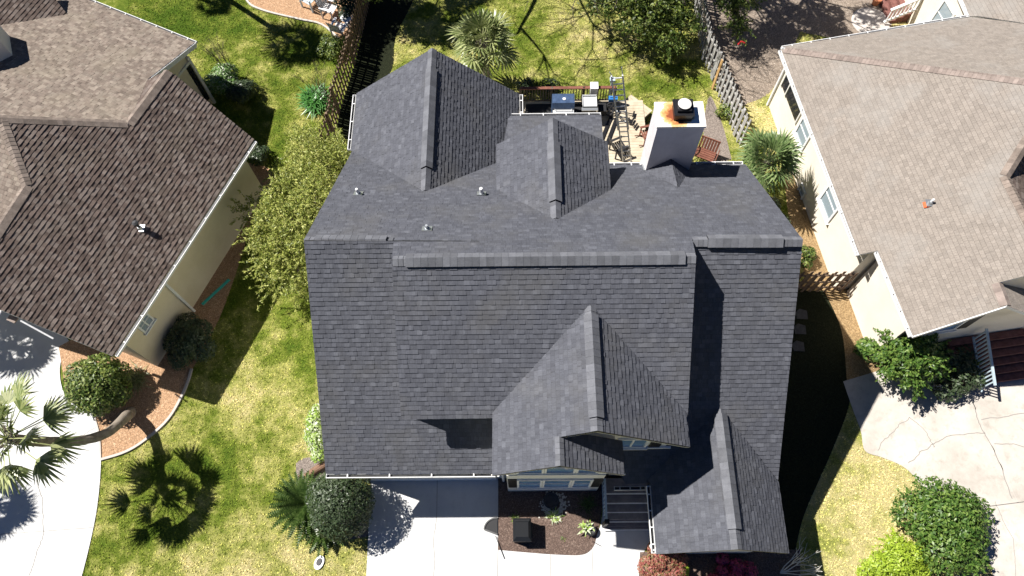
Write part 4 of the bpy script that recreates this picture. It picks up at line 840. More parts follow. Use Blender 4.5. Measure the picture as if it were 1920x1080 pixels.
crown_tree('garden_tree', (700, -30), [(700, -15, 2.2, .6), (735, -20, 2.4, .6)], 1500, .07, M['midleaf'], 'tree top at the upper end of the brown fence', clump=40)
# trees standing just beyond the picture, whose shade falls in it
def far_tree(name, base, blobs, n, size, mt, label, clump=120, trunk=.18):
    t = thing(name, base, label, 'tree', 'trees behind the gardens'); fast_mesh('crown', leaves(blobs, n, size, clump=clump, jitter=.6), 4, mt, t); mb = MB()
    top = V(*[sum(b[i] for b in blobs) / len(blobs) for i in range(3)]); mid = Vector(base).lerp(top, .6); mb.tube([base, mid], [trunk, trunk * .6], 8); stems(mb, mid, blobs, .06, 1); mb.build('trunk', M['bark'], t); return t
def rb(cx, cy, cz, R, k, r): return [(cx + random.uniform(-R, R), cy + random.uniform(-R, R) * .8, cz + random.uniform(-.8, .8), r * random.uniform(.7, 1.2)) for _ in range(k)]
far_tree('shade_tree', V(-11, 29.5, 0), rb(-10.0, 27.4, 6.6, 1.7, 14, .9), 9000, .1, M['midleaf'], 'leafy tree behind the brown fence shading the rear garden', clump=160)
far_tree('shade_tree', V(-5, 31, 0), rb(-7.6, 28.2, 7.2, 1.8, 9, .7), 4500, .1, M['midleaf'], 'leafy tree beyond the rear palm shading the garden', clump=90)
far_tree('shade_tree', V(9, 31, 0), rb(6.5, 28.3, 7.4, 3.0, 18, .75), 7000, .1, M['midleaf'], 'tall loose tree beyond the pale fence casting dappled shade', clump=200)
far_tree('shade_tree', V(13, 31, 0), rb(10.2, 26.4, 7.4, 2.4, 14, .65), 5200, .1, M['midleaf'], 'thin tall tree beyond the leaf-strewn yard casting dappled shade', clump=150)
# bare branching trees
def bare(mb, p, d, L, r, depth, spread=.5, upb=.15):
    e = p + d * L; m_ = p.lerp(e, .5) + V(*[random.uniform(-1, 1) for _ in range(3)]) * L * .05; mb.tube([p, m_, e], [r, r * .85, r * .65], 5, cap=False)
    if depth == 0: return
    for _ in range(random.choice((2, 3))):
        nd = (d + V(*[random.gauss(0, spread) for _ in range(3)]) + V(0, 0, upb)).normalized(); bare(mb, e, nd, L * random.uniform(.65, .9), r * .62, depth - 1, spread, upb)
def bare_tree(name, base, dirs, L, r, depth, label, mt, spread=.45, upb=.12, group=None):
    t = thing(name, base, label, 'tree', group); mb = MB()
    for d in dirs: bare(mb, Vector(base), V(*d).normalized(), L, r, depth, spread, upb)
    mb.build('branch', mt, t); return t
bare_tree('bare_sapling', at(445, 160), [(-.15, .3, 1), (.1, .25, 1), (-.3, .1, 1)], .75, .03, 4, 'leafless multi-stemmed sapling at the corner of the left house', M['bark'], .3)
bare_tree('bare_sapling', at(618, 205), [(-.1, .2, 1), (.15, .1, 1), (-.3, .2, 1)], .7, .025, 4, 'leafless sapling against the brown fence above the strap-leaved plant', M['bark'], .3)
bare_tree('bare_tree', V(-1.5, 29.6, 0), [(.15, -.15, 1)], 3.4, .17, 6, 'tall leafless tree behind the rear garden whose branch shadows cross the lawn', M['bark'], .5, .05)
bare_tree('bare_tree', V(1.8, 30.2, 0), [(.1, -.25, 1)], 3.2, .15, 6, 'second tall leafless tree behind the rear garden', M['bark'], .55, .05)
bare_tree('bare_tree', V(4.2, 31.2, 0), [(-.05, -.3, 1)], 3.3, .16, 6, 'third tall leafless tree behind the rear garden', M['bark'], .5, .03)
bare_tree('bleached_shrub', at(1462, 1075), [(.7, .35, .5), (.9, .1, .45), (.5, .6, .5), (.8, -.1, .5), (.3, .3, .6)], .62, .022, 2, 'bleached leafless shrub at the bottom edge beside the porch gable', M['twig'], .3, .05)
bare_tree('dry_shrub', at(1770, 1060), [(.2, .2, .8), (-.3, .1, .8), (.4, -.1, .7), (0, -.3, .7)], .45, .015, 3, 'dry twiggy shrub between the lime shrub and the round shrub', M['twig'], .4)

# palms -------------------------------------------------------------
def fan(base, d, petiole, R, blades, droop, out, spread=110):
    """one fan leaf: petiole from base along d, then radiating blades"""
    d = Vector(d).normalized(); tip = base + d * petiole + V(0, 0, -droop * petiole * .3)
    side = d.cross(V(0, 0, 1));
    if side.length < .05: side = V(1, 0, 0)
    side.normalize(); nrm = side.cross(d).normalized()
    roll = random.uniform(-.5, .5); side, nrm = side * math.cos(roll) + nrm * math.sin(roll), nrm * math.cos(roll) - side * math.sin(roll)
    w = .018; out.append([base - side * w, base + side * w, tip + side * w, tip - side * w])
    for k in range(blades):
        a = math.radians(-spread + 2 * spread * k / (blades - 1)) + random.uniform(-.02, .02); bd = d * math.cos(a) + side * math.sin(a) + nrm * (.10 * (1 if k % 2 else -1))
        L = R * (1 - .22 * abs(a) / math.radians(spread)) * random.uniform(.9, 1.08); bd.normalize(); p1 = tip + bd * L * .55 + V(0, 0, -droop * .10 * L); p2 = tip + bd * L + V(0, 0, -droop * L * random.uniform(.3, .55))
        s_ = bd.cross(nrm).normalized(); f = nrm * .02 * (1 if k % 2 else -1); w0, w1 = .014, .036 * R / .8
        out.append([tip - s_ * w0, tip + s_ * w0, p1 + s_ * w1 + f, p1 - s_ * w1 + f]); out.append([p1 - s_ * w1 + f, p1 + s_ * w1 + f, p2 + s_ * .003, p2 - s_ * .003])
def palm(name, base, crown, label, n=34, R=.85, pet=.75, mt=None, trunk_r=.16, curve=None, group=None, low=-.35, seed=1, trunkm=None, blades=22, spread=95):
    random.seed(seed); t = thing(name, base, label, 'palm tree', group); out = []
    for i in range(n):
        el = low + (1.35 - low) * ((i + .5) / n) ** .9; az = i * 2.39996 + random.uniform(-.15, .15)
        d = V(math.cos(az) * math.cos(el), math.sin(az) * math.cos(el), math.sin(el)); fan(Vector(crown), d, pet * random.uniform(.62, 1.15), R * random.uniform(.85, 1.1), blades, .35 + .5 * (1 - i / n), out, spread)
    fast_mesh('crown', np.array([[tuple(p) for p in f] for f in out]).reshape(-1, 3), 4, mt or M['palmleaf'], t)
    pts = curve or [Vector(base), Vector(base).lerp(Vector(crown), .5), Vector(crown)]; full = []; k = 6
    for j in range(len(pts) - 1):
        p0, p1, p2, p3 = pts[max(j - 1, 0)], pts[j], pts[j + 1], pts[min(j + 2, len(pts) - 1)]
        for s_ in range(k):
            u = s_ / k; full.append(.5 * ((2 * p1) + (p2 - p0) * u + (2 * p0 - 5 * p1 + 4 * p2 - p3) * u * u + (3 * p1 - p0 - 3 * p2 + p3) * u ** 3))
    full.append(pts[-1]); N = len(full); mb = MB(); mb.tube(full, [trunk_r * (1.25 - .35 * min(1, i / (N * .3))) * random.uniform(.96, 1.04) for i in range(N)], 14); mb.build('trunk', trunkm or M['trunk'], t, smooth=True, weld=True)
    mb = MB()
    for k in range(22):
        a = k * 2.4; z = -.35 + .5 * k / 22; c = Vector(crown) + V(math.cos(a) * trunk_r, math.sin(a) * trunk_r, z); mb.beam(c, c + V(math.cos(a), math.sin(a), 1.2) * .16, .07, .02)
    mb.build('boot', M['bark'], t); return t
cz = 4.7; cr_ = at(12, 822, cz)
palm('palm_tree', at(243, 772), cr_, 'leaning fan palm with a long curved trunk over the left driveway', 27, .92, 1.2, M['palmleaf'], .185, spread=64, curve=[at(245, 773), at(232, 785, .9), at(200, 812, 1.7), at(150, 826, 2.5), at(80, 828, 3.6), cr_], seed=3)
c_ = at(905, 78, 3.0); palm('palm_tree', V(c_.x + .1, c_.y - .1, 0), c_, 'fan palm standing behind the dark rear gable', 28, .9, .85, M['palmleaf'], .17, seed=5)
c_ = at(1440, 300, 2.6); palm('palm_tree', V(c_.x, c_.y, 0), c_, 'fan palm between the dark house and the cream side wall', 27, .88, .8, M['palmleaf2'], .16, seed=8, low=-.2)
def pal_shadow(px, py, z): g = at(px, py); return V(g.x - .67 * z, g.y + .235 * z, z)
c_ = pal_shadow(45, 655, 6.0); palm('palm_tree', V(c_.x - .5, c_.y - .5, 0), c_, 'fan palm beyond the left edge, behind the left house driveway', 26, .8, .8, M['palmleaf'], .15, group='palms beyond the left edge', seed=11)
c_ = pal_shadow(-5, 950, 5.5); palm('palm_tree', V(c_.x, c_.y - .5, 0), c_, 'fan palm beyond the left edge, beside the left driveway', 24, .8, .8, M['palmleaf'], .15, group='palms beyond the left edge', seed=12)
c_ = pal_shadow(560, 85, 9.0); palm('palm_tree', V(c_.x - .3, c_.y + 2.8, 0), c_, 'tall fan palm beyond the top edge, behind the left garden', 26, .95, .8, M['palmleaf'], .15, group='palms beyond the top edge', seed=13)
c_ = pal_shadow(402, 8, 9.0); palm('palm_tree', V(c_.x - .3, c_.y + 1.0, 0), c_, 'second tall fan palm beyond the top edge', 18, .6, .6, M['palmleaf'], .13, group='palms beyond the top edge', seed=14)
random.seed(21)
# small palm of dark spikes whose shadow lies on the cream wall is the right palm itself; sagos
def sago(name, base, label, n=34, L=.85, z=.35, seed=1, mt=None, low=.05):
    random.seed(seed); t = thing(name, base, label, 'sago palm'); out = []; c = Vector(base) + V(0, 0, z)
    for i in range(n):
        az = i * 2.39996; el = low + 1.0 * (i / n) ** 1.5; d = V(math.cos(az) * math.cos(el), math.sin(az) * math.cos(el), math.sin(el)); Lf = L * random.uniform(.85, 1.1); side = d.cross(V(0, 0, 1)).normalized(); prev = c
        for k in range(16):
            u = (k + 1) / 16; p = c + d * Lf * u + V(0, 0, -.35 * Lf * u * u); wl_ = .13 * math.sin(math.pi * min(.95, .12 + u * .85)) ** .6
            out.append([prev - side * .006, prev + side * .006, p + side * .006, p - side * .006])
            for sg in (-1, 1):
                q_ = p + side * sg * wl_ + d * .07 + V(0, 0, .02); out.append([p, p + d * .075, q_ + d * .012, q_ - d * .004])
            prev = p
    fast_mesh('crown', np.array([[tuple(p) for p in f] for f in out]).reshape(-1, 3), 4, mt or M['sago'], t); mb = MB(); mb.tube([Vector(base), c], [.14, .11], 10); mb.build('trunk', M['bark'], t); return t
sago('sago_palm', at(582, 952), 'dark green sago palm left of the big dark round shrub', 60, 1.25, .7, 2)
sago('sago_palm', at(612, 985), 'low sago palm under the front of the big dark round shrub', 40, .95, .25, 4)
sago('sago_palm', at(1792, 690), 'spiky palm in the shade below the right house window', 16, .75, .6, 6, mt=M['midleaf'])
def strappy(name, base, label, n, L, mt, seed=1, w=.02, lift=1.0):
    random.seed(seed); out = []
    t = thing(name, base, label, 'plant')
    for i in range(n):
        az = random.uniform(0, 6.283); el = random.uniform(.2, 1.4); o_ = Vector(base) + V(random.gauss(0, .12), random.gauss(0, .12), .02) * (L / .5); d = V(math.cos(az) * math.cos(el), math.sin(az) * math.cos(el), math.sin(el) * lift); s_ = V(-math.sin(az), math.cos(az), 0) * w
        p1 = o_ + d * L * .6; p2 = o_ + d * L + V(math.cos(az), math.sin(az), 0) * L * .15 - V(0, 0, L * .25); out.append([o_ - s_, o_ + s_, p1 + s_, p1 - s_]); out.append([p1 - s_, p1 + s_, p2 + s_ * .15, p2 - s_ * .15])
    fast_mesh('leaf_clump', np.array([[tuple(p) for p in f] for f in out]).reshape(-1, 3), 4, mt, t); return t
strappy('strap_plant', at(595, 192), 'glossy green strap-leaved plant beside the brown fence', 420, .75, M['strap'], 3, .022)
strappy('yucca_plant', at(1037, 968), 'small pale spiky plant in the front bed beside the gravel bowl', 40, .3, M['variegated'], 4, .014)
strappy('grassy_plant', at(1102, 945), 'small dark grassy plant in the shaded front bed near the steps', 90, .35, M['sago'], 5, .01)
strappy('grassy_plant', at(965, 972), 'small green tuft behind the black air conditioner', 40, .2, M['midleaf'], 6, .012)
strappy('grassy_plant', at(1055, 1010), 'tiny low green weed patch in the front bed', 60, .15, M['midleaf'], 7, .01, .5)
strappy('ornamental_grass', at(258, 712), 'straw-coloured tuft behind the rounded shrub at the left driveway', 160, .55, M['palmleaf'], 8, .012)
random.seed(33)

# ------------------------------------------------------------------ REAR DECK AND ITS THINGS
DZ = .45
def bpos(px, py, z=DZ): return at(px, py, z)
D = thing('wooden_deck', at(1100, 250), 'pale wooden board deck behind the house with brown front railing', 'deck')
mb = MB(); y0, y1 = 14.8, at(1000, 190, DZ).y; x0, x1 = .05, at(1212, 260, DZ).x
k = int((y1 - y0) / .145)
for i in range(k): mb.box(((x0 + x1) / 2, y0 + (i + .5) * (y1 - y0) / k, DZ - .02 + random.uniform(-.002, .002)), x1 - x0, (y1 - y0) / k - .008, .04)
mb.build('deck_boards', M['wood'], D)
MB().box(((x0 + x1) / 2, (y0 + y1) / 2, DZ / 2 - .03), x1 - x0 - .1, y1 - y0 - .1, DZ - .06).build('deck_frame', M['bark'], D)
st = thing('deck_steps', at(1200, 215), 'pale angled wooden steps at the right end of the deck', 'steps')
sa = at(1185, 182, .3); sd = (at(1225, 212, .3) - sa).normalized(); sn = V(sd.y, -sd.x, 0); mb = MB()
for i in range(9): mb.box(sa + sd * .55 + sn * (.08 + i * .16) + V(0, 0, .10 - .0), 1.25, .15, .04, sd, sn)
mb.each('tread', M['wood'], st); MB().box(sa + sd * .55 + sn * .7 + V(0, 0, -.1), 1.15, 1.3, .3, sd, sn).build('base', M['bark'], st)
R_ = thing('deck_railing', at(1060, 190), 'dark baluster railing with brown top rail along the back of the deck', 'railing')
ra, rb_ = V(x0 + .1, y1 - .05, 0), V(at(1150, 185, DZ).x, y1 - .05, 0)
mb = MB(); mb.beam(ra + V(0, 0, DZ + .95), rb_ + V(0, 0, DZ + .95), .14, .04); mb.build('top_rail', M['redbrown'], R_)
mb = MB(); mb.beam(ra + V(0, 0, DZ + .12), rb_ + V(0, 0, DZ + .12), .05, .06)
nb = int((rb_.x - ra.x) / .12)
for i in range(nb): mb.box((ra.x + (i + .5) * .12, ra.y, DZ + .52), .035, .035, .85)
mb.each('baluster', M['bark'], R_); mb = MB()
for i in range(4): mb.box((ra.x + (rb_.x - ra.x) * i / 3, ra.y, DZ + .48), .09, .09, .98)
mb.each('post', M['bark'], R_)
# covered grill
mb = MB(); mb.box(bpos(1050, 212) + V(0, 0, .008), 3.0, 1.0, .012); tag(mb.build('shade_mat', M['blackmat']), 'black mat added to darken the deck under the grill and griddle', 'mat')  # flat black sheet added to paint shade on the deck floor
p = bpos(1054, 214); g = thing('covered_grill', p, 'barbecue grill under a dark blue cover with a white round mark, on the deck', 'grill')
w_ = .95; mb = MB(); prof = [V(-w_ / 2, -.3, .05), V(-w_ / 2, -.34, .85), V(-w_ / 2, -.24, 1.08), V(-w_ / 2, .18, 1.16), V(-w_ / 2, .33, .95), V(-w_ / 2, .32, .05)]
mb.prism([p + q_ for q_ in prof], (w_, 0, 0)); mb.build('cover', M['bluecover'], g, smooth=False)
mb = MB(); mb.tube([p + V(-.36, -.37, .82), p + V(-.36, -.43, .84), p + V(.36, -.43, .84), p + V(.36, -.37, .82)], .018); mb.box(p + V(0, -.44, .74), .9, .14, .04); mb.build('handle', M['alu'], g)
mb = MB(); mb.lathe(p + V(.03, -.05, 1.115), [(.07, 0), (.07, .012)], 20); mb.build('badge', M['white'], g)
p = bpos(1102, 216); g = thing('grill_cabinet', p, 'stainless griddle on a stand right of the covered grill', 'grill')
mb = MB(); mb.box(p + V(0, 0, .93), .62, .52, .05); mb.box(p + V(0, .27, .98), .62, .03, .12); mb.box(p + V(-.3, 0, .97), .02, .5, .06); mb.box(p + V(.3, 0, .97), .02, .5, .06); mb.build('top', M['alu'], g)
mb = MB(); mb.box(p + V(0, -.34, .86), .7, .16, .03); mb.build('shelf', M['steel'], g); mb = MB(); [mb.box(p + V(a, b, .45), .05, .05, .9) for a in (-.27, .27) for b in (-.22, .22)]; mb.box(p + V(0, 0, .45), .55, .45, .7); mb.build('cabinet', M['blackmat'], g)
p = bpos(1110, 192); tag(MB().box(p + V(0, 0, .93), .32, .34, .4).box(p + V(0, 0, 1.14), .34, .36, .03).box(p + V(0, 0, .35), .3, .3, .7, mi=1).build('white_box', [M['white'], M['blackmat']]), 'white lidded box standing behind the stainless griddle', 'box')
p = bpos(1140, 216); g = thing('hand_cart', p, 'black wheeled cart lying at the right end of the railing', 'cart')
for dx, dy in ((0, 0), (.12, .18)):
    mb = MB(); ring = []
    for k in range(25): a = 2 * math.pi * k / 24; ring.append(p + V(dx + .2 * math.cos(a), dy + .17 * math.sin(a), .32 + .1 * math.sin(a)))
    mb.tube(ring, .035, 8, cap=False); [mb.tube([p + V(dx, dy, .32), ring[k]], .01, 5) for k in range(0, 24, 4)]; mb.build('wheel', M['blackmat'], g)
mb = MB(); mb.box(p + V(-.3, .05, .35), .35, .45, .3); mb.build('tray', M['blackmat'], g)
p = bpos(1147, 199); tag(MB().box(p + V(0, 0, .5), .38, .2, .18).tube([p + V(-.15, 0, .6), p + V(0, 0, .68), p + V(.15, 0, .6)], .015).build('cooler', M['blue']), 'small blue cooler at the end of the deck railing beside the ladder', 'cooler')
p = bpos(1144, 176); tag(MB().box(p + V(0, 0, .95), .22, .2, .12).box(p + V(0, 0, .45), .08, .08, .9).build('mail_post', M['bluegrey']), 'pale blue-grey box on a post behind the ladder', 'box')
# ladder
F_ = at(1176, 304, DZ + .02); T_ = at(1157, 140, 5.35); L = thing('extension_ladder', F_, 'aluminium extension ladder standing on the deck left of the chimney', 'ladder')
d = (T_ - F_); LL = d.length; d.normalize(); sd_ = V(1, -.12, 0); sd_ = (sd_ - d * sd_.dot(d)).normalized(); nn_ = sd_.cross(d)
mb = MB()
for sg in (-1, 1): mb.beam(F_ + sd_ * sg * .17, F_ + d * LL * .62 + sd_ * sg * .17, .05, .07, up=nn_)
mb.build('rail', M['alu'], L); mb = MB()
for sg in (-1, 1): mb.beam(F_ + d * LL * .42 + sd_ * sg * .205 + nn_ * .05, T_ + sd_ * sg * .205 + nn_ * .05, .055, .07, up=nn_)
mb.build('rail', M['alu'], L); mb = MB()
nr = int(LL / .3)
for i in range(nr + 1):
    c = F_ + d * (LL * (i + .4) / (nr + .8)); hw = .2 if i / nr > .5 else .165; mb.tube([c - sd_ * hw + nn_ * (.05 if i / nr > .5 else 0), c + sd_ * hw + nn_ * (.05 if i / nr > .5 else 0)], .024, 6)
mb.each('rung', M['alu'], L); mb = MB(); mb.tube([T_ - sd_ * .2, T_ - sd_ * .26 + d * .15], .02); mb.tube([T_ + sd_ * .2, T_ + sd_ * .2 + d * .35], .02); [mb.box(F_ + sd_ * sg * .17 - V(0, 0, .0), .07, .12, .03) for sg in (-1, 1)]; mb.each('foot', M['steel'], L)
for (x, y, x2, y2, lab) in ((1146, 218, 1128, 262, 'left one of two long black stripes on the pale deck'), (1156, 222, 1138, 270, 'right one of two long black stripes on the pale deck')):
    mb = MB(); mb.beam(bpos(x, y, DZ + .04), bpos(x2, y2, DZ + .04), .15, .05); tag(mb.build('deck_stripe', M['black']), lab, 'board', 'black stripes on the deck')  # long black stripe, built as a thin raised bar
for i, (x, y, x2, y2, lab) in enumerate(((1158, 208, 1188, 214, 'uppermost black long-handled tool lying right of the ladder'), (1158, 216, 1186, 226, 'second black long-handled tool lying right of the ladder'), (1162, 222, 1192, 236, 'longest black long-handled tool lying right of the ladder'), (1156, 228, 1180, 226, 'lowest black long-handled tool lying right of the ladder'))):
    mb = MB(); a_, b_ = bpos(x, y, DZ + .1), bpos(x2, y2, DZ + .12); mb.tube([a_, b_], .022, 6); dd_ = (b_ - a_).normalized(); mb.box(b_, .07, .3, .05, dd_, V(-dd_.y, dd_.x, 0)); tag(mb.build('garden_tool', M['black']), lab, 'tool', 'tools on the deck')
# seated tools and bicycle-like dark chair by the ladder foot
def patio_chair(name, p, rz, mt, label, rocker=False, s=1.0):
    t = thing(name, p, label, 'chair'); ux = V(math.cos(rz), math.sin(rz), 0); uy = V(-ux.y, ux.x, 0); P3 = lambda a, b, z: p + ux * a * s + uy * b * s + V(0, 0, z * s)
    mb = MB()
    for k in range(6): mb.box(P3(0, -.22 + k * .09, .42), .5 * s, .07 * s, .02, ux, uy)
    mb.build('seat', mt, t); mb = MB()
    for k in range(6): mb.beam(P3(-.22 + k * .088, .24, .42), P3(-.24 + k * .096, .42, 1.02), .06 * s, .02, up=uy)
    mb.beam(P3(-.27, .36, .85), P3(.27, .36, .85), .03, .06); mb.build('backrest', mt, t)
    for a in (-.27, .27):
        mb = MB(); mb.beam(P3(a, -.28, .62), P3(a, .3, .6), .1 * s, .025); mb.build('armrest', mt, t)
        for b in (-.22, .26): mb = MB(); mb.beam(P3(a, b, 0.02), P3(a, b, .6), .05 * s, .05 * s, up=ux); mb.build('leg', mt, t)
        if rocker:
            mb = MB(); mb.tube([P3(a, -.45, .10), P3(a, -.2, .02), P3(a, .15, .02), P3(a, .5, .12)], .022); mb.build('rocker', mt, t)
    return t
patio_chair('patio_chair', bpos(1158, 285), 2.0, M['blackmat'], 'black metal patio chair on the deck at the foot of the ladder')
patio_chair('rocking_chair', bpos(1212, 262), -1.3, M['redbrown'], 'dark rocking chair half hidden behind the left side of the chimney', True)
p = at(1318, 300); t = thing('wagon_wheel_bench', p, 'red-brown slatted garden bench with wagon-wheel ends beside the chimney', 'bench')
rz = -.45; ux = V(math.cos(rz), math.sin(rz), 0); uy = V(-ux.y, ux.x, 0); P3 = lambda a, b, z: p + ux * a + uy * b + V(0, 0, z)
mb = MB(); [mb.box(P3(0, -.2 + k * .11, .42), .85, .09, .025, ux, uy) for k in range(5)]; mb.build('seat', M['redbrown'], t)
mb = MB(); [mb.beam(P3(-.36 + k * .12, .28, .45), P3(-.36 + k * .12, .45, .95), .09, .02, up=uy) for k in range(7)]; mb.beam(P3(-.42, .45, .95), P3(.42, .45, .95), .04, .07); mb.build('backrest', M['redbrown'], t)
for sg in (-1, 1):
    mb = MB(); ring = [P3(sg * .5, .02 + .36 * math.cos(2 * math.pi * k / 24), .4 + .36 * math.sin(2 * math.pi * k / 24)) for k in range(25)]; mb.tube(ring, .025, 8, cap=False); [mb.tube([P3(sg * .5, .02, .4), ring[k]], .014, 5) for k in range(0, 24, 3)]; mb.build('wheel', M['redbrown'], t)
# garden chairs top left
patio_chair('garden_chair', at(641, 66), 2.75, M['white'], 'white slatted garden chair nearest the brown fence', s=1.15)
patio_chair('garden_chair', at(622, 30), 1.2, M['white'], 'white slatted garden chair behind the other white chair, in the bark bed', s=1.15)
patio_chair('garden_chair', at(584, 12), -.6, M['bluegrey'], 'pale blue-grey slatted garden chair in the bark bed at the top edge', s=1.25)
p = at(655, 50); tag(MB().lathe(p, [(.16, 0), (.2, .2), (.05, .24), (.05, .5), (.28, .56), (.3, .62), (.1, .6)], 20).build('garden_table', M['white']), 'small round white pedestal table between the white garden chairs', 'table')

# ------------------------------------------------------------------ FRONT GARDEN THINGS
p = at(979, 998); a = thing('air_conditioner', p, 'black boxy utility unit on the brown mulch of the front bed', 'utility unit')
z = .72; mb = MB(); mb.prism([p + V(-.28, -.35, 0), p + V(.28, -.35, 0), p + V(.28, .35, 0), p + V(-.28, .35, 0)], (0, 0, z)); mb.build('cabinet', M['blackmat'], a)
mb = MB(); b0 = [p + V(sx * .31, sy * .38, z) for sx, sy in ((-1, -1), (1, -1), (1, 1), (-1, 1))]; b1 = [p + V(sx * .31, sy * .38, z + .07) for sx, sy in ((-1, -1), (1, -1), (1, 1), (-1, 1))]; b2 = [p + V(sx * .21, sy * .24 - .0, z + .17) for sx, sy in ((-1, -1), (1, -1), (1, 1), (-1, 1))]
for A_, B_ in ((b0, b1), (b1, b2)):
    for k in range(4): mb.face([A_[k], A_[(k + 1) % 4], B_[(k + 1) % 4], B_[k]])
mb.face(b2); mb.face(b0[::-1]); mb.build('lid', mat('glossy_black', (.012, .013, .015), .3, 0, .35), a)
mb = MB(); mb.box(p + V(0, .3, z + .1), .5, .04, .06); mb.box(p + V(.33, 0, .5), .04, .5, .05); mb.build('handle', M['black'], a)
p = at(1033, 940); g = thing('gravel_bowl', p, 'round grey bowl with pale gravel in the shaded front bed', 'bowl')
MB().lathe(p, [(.2, .02), (.27, .1), (.28, .24), (.25, .25), (.22, .16), (.02, .15)], 28).build('bowl', M['stone'], g)
vv = []
for k in range(500):
    aa = random.uniform(0, 6.283); rr_ = .22 + abs(random.gauss(0, .13)); c = p + V(math.cos(aa) * rr_ + .1, math.sin(aa) * rr_ - .12, .05); s_ = random.uniform(.012, .03); an = random.uniform(0, 3); dx = V(math.cos(an), math.sin(an), 0) * s_; dy = V(-math.sin(an), math.cos(an), .3) * s_; vv += [c - dx - dy, c + dx - dy, c + dx + dy, c - dx + dy]
o = fast_mesh('gravel', np.array([tuple(v_) for v_ in vv]), 4, M['twig']); tag(o, 'pale gravel scattered round the grey bowl', 'gravel', kind='stuff')
p = at(1106, 996); g = thing('flower_pot', p, 'round black pot with a pale plant beside the entry steps', 'flower pot')
MB().lathe(p, [(.13, .036), (.18, .28), (.19, .30), (.15, .3), (.14, .24), (.02, .22)], 24).build('pot', M['black'], g)
strappy('potted_plant', at(1100, 990, .2), 'small variegated plant growing in the round black pot by the steps', 30, .25, M['variegated'], 9, .03)
p = at(920, 990, .03); g = thing('splash_block', p, 'black half-round drain splash block on the driveway edge', 'drain block')
mb = MB(); arc = [p + V(.24, 0, 0) + V(-.46 * math.cos(t_), .38 * math.sin(t_) - .05, 0) for t_ in [i * math.pi / 2 / 10 for i in range(11)]]; mb.prism(arc + [p + V(.24, -.22, 0)], (0, 0, .05)); mb.build('base', M['blackmat'], g)
mb = MB(); mb.tube([q_ + V(0, 0, .06) for q_ in arc], .03, 8); mb.tube([p + V(.24, -.22, .06), arc[0] + V(0, 0, .06)], .03); mb.build('rim', mat('grey_rubber', (.1, .1, .1), .7), g)
for (x, y, x2, y2, lab) in ((929, 1005, 946, 1048, 'thin dark stake lying over the left edge of the front bed'), (1111, 1015, 1127, 1024, 'thin dark stake at the right corner of the front bed')):
    mb = MB(); mb.tube([at(x, y, .10), at(x2, y2, .06)], .012, 6); tag(mb.build('garden_stake', M['black']), lab, 'stake')
p = at(599, 1055); g = thing('sprinkler_box', p, 'small white oval cover with a black centre in the front lawn', 'valve cover')
mb = MB(); R3 = [V(math.cos(a_) * .16, math.sin(a_) * .24, 0) for a_ in [2 * math.pi * k / 24 for k in range(24)]]; rot = Matrix.Rotation(-.35, 3, 'Z'); mb.prism([p + rot @ q_ + V(0, 0, .0) for q_ in R3], (0, 0, .07)); mb.build('cover', M['white'], g)
mb = MB(); mb.prism([p + rot @ (q_ * .52) + V(.0, .02, .071) for q_ in R3], (0, 0, .03)); mb.build('inlet', M['black'], g)
p = at(582, 884); mb = MB(); q1, q2, q3, q4 = at(560, 893, .1), at(575, 893, .12), at(590, 882, .13), at(612, 868, .12)
mb.tube([q1, q2, q3, q4], [.05, .12, .13, .14], 12); tag(mb.build('driftwood_log', M['burlap'], smooth=True), 'brown curved log lying in bare soil beside the left house corner', 'log')
mb = MB(); mb.beam(at(379, 571, .05), at(430, 524, .05), .1, .05); tag(mb.build('gutter_strip', M['teal']), 'long teal plastic strip lying in the shade by the left house', 'strip')
p = at(1762, 712, .03); mb = MB()
for dx, dy, sx, sy in ((0, .24, .62, .05), (0, -.24, .62, .05), (-.29, 0, .05, .44), (.29, 0, .05, .44)): mb.box(p + V(dx, dy, .13), sx, sy, .26)
mb.box(p + V(0, 0, .18), .54, .44, .03, mi=1); tag(mb.build('planter_box', [M['curb'], M['mulch_dark']]), 'rectangular pale planter box in the shade by the right driveway', 'planter')
# red brick stair of the right house at the top edge with white balustrades
s0, s1 = at(1655, 22, .0), at(1715, -12, 1.0); sd_ = V(s1.x - s0.x, s1.y - s0.y, 0); Ls = sd_.length; sd_.normalize(); sn_ = V(-sd_.y, sd_.x, 0)
g = thing('garden_stair', s0, 'red brick garden stair of the right house at the top edge', 'steps'); mb = MB()
for k in range(9): mb.box(s0 + sd_ * (k + .5) * .30 + V(0, 0, (k + 1) * .085), .30, 1.5, (k + 1) * .17, sd_, sn_)
mb.each('tread', M['brickred'], g)
for i, sg in enumerate((-1, 1)):
    g = thing('stair_railing', s0 + sn_ * sg * .8, ('lower' if sg < 0 else 'upper') + ' white baluster railing of the red brick garden stair', 'railing'); a_ = s0 + sn_ * sg * .82 + V(0, 0, .95) - sd_ * .3; b_ = a_ + sd_ * 3.2 + V(0, 0, 1.75)
    mb = MB(); mb.beam(a_, b_, .12, .07); mb.beam(a_ - V(0, 0, .75), b_ - V(0, 0, .75), .09, .06); mb.build('rail', M['white'], g); mb = MB(); [mb.box(a_.lerp(b_, (k + .5) / 20) - V(0, 0, .38), .05, .05, .72) for k in range(20)]; mb.each('baluster', M['white'], g)
p = at(1632, 42); tag(MB().lathe(p, [(.9, 0), (.9, .04), (.85, .06)], 20).build('stone_slab', M['curb']), 'rough round pale stone landing below the red brick stair', 'stone slab')
p = at(1640, 8); tag(MB().lathe(p, [(.14, 0), (.2, .32), (.21, .35), (.17, .35), (.15, .3), (.02, .3)], 20).build('clay_pot', M['terracotta']), 'terracotta pot at the top edge beside the brick stair', 'flower pot')
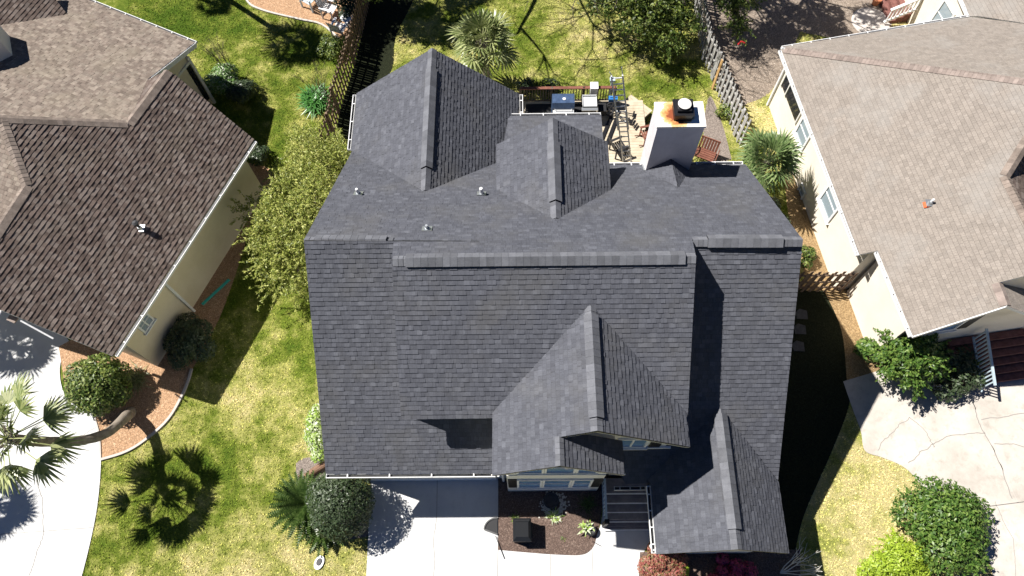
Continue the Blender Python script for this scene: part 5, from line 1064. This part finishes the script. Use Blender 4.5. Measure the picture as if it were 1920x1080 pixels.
# stepping stones in the narrow shaded side yard
for i, (x, y) in enumerate(((1503, 590), (1500, 618), (1497, 650))):
    p = at(x, y); tag(MB().prism([p + V(-.22, -.18, 0), p + V(.2, -.2, 0), p + V(.22, .15, 0), p + V(-.05, .24, 0), p + V(-.24, .1, 0)], (0, 0, .04)).build('stepping_stone', M['stone']), ['stepping stone in the shaded side yard, nearest the short dark fence', 'middle stepping stone of the three in the shaded side yard', 'stepping stone farthest from the short dark fence, in the side yard'][i], 'stepping stone', 'side yard stepping stones')

# ------------------------------------------------------------------ GRASS
def inpoly(x, y, poly):
    c = np.zeros(len(x), bool); j = len(poly) - 1
    for i in range(len(poly)):
        xi, yi = poly[i]; xj, yj = poly[j]; c ^= ((yi > y) != (yj > y)) & (x < (xj - xi) * (y - yi) / (yj - yi + 1e-12) + xi); j = i
    return c
NB = 420000
gx = rng.uniform(-19, 19, NB); gy = rng.uniform(.2, 28.5, NB)
keep = np.ones(NB, bool)
for poly in (sideshade, rearshade, drv_l, drv_m, drv_r, bed_l, bed_m, bed_t, litter, straw_r, soil_r, soil_h, wallbed, deckbed, side_dirt):
    w2 = [at(a_, b_)[:2] for a_, b_ in poly]; keep &= ~inpoly(gx, gy, w2)
keep &= ~((gx > -5.7) & (gx < 7.7) & (gy > 4.7) & (gy < 14.1)); keep &= ~((gx > -5.9) & (gx < 6.8) & (gy > 14) & (gy < 18.4))
keep &= ~inpoly(gx, gy, [tuple((A0 - nE * .2)[:2]), tuple((A0 + e1 * 9 - nE * .2)[:2]), (-40, 20), (-40, 0)])
keep &= ~inpoly(gx, gy, [tuple((a0 + dW * .1)[:2]), tuple((a0 + w1 * 9 + dW * .1)[:2]), tuple((a1 + w1 * 3 + dW * .1)[:2]), (40, 0), (40, 25)])
gx = gx[keep]; gy = gy[keep]; n = len(gx); az = rng.uniform(0, 6.283, n); hh = rng.uniform(.025, .06, n); ww = rng.uniform(.01, .024, n); ln = rng.uniform(.03, .085, n); a2_ = rng.uniform(0, 6.283, n)
b = np.stack([gx, gy, np.full(n, .002)], 1); s_ = np.stack([np.cos(az) * ww, np.sin(az) * ww, np.zeros(n)], 1); tp = b + np.stack([np.cos(a2_) * ln, np.sin(a2_) * ln, hh], 1)
o = fast_mesh('grass', np.stack([b - s_, b + s_, tp], 1).reshape(-1, 3), 3, M['blade']); tag(o, 'short patchy green and straw-coloured lawn grass', 'grass', kind='stuff')
print('grass blades', n)
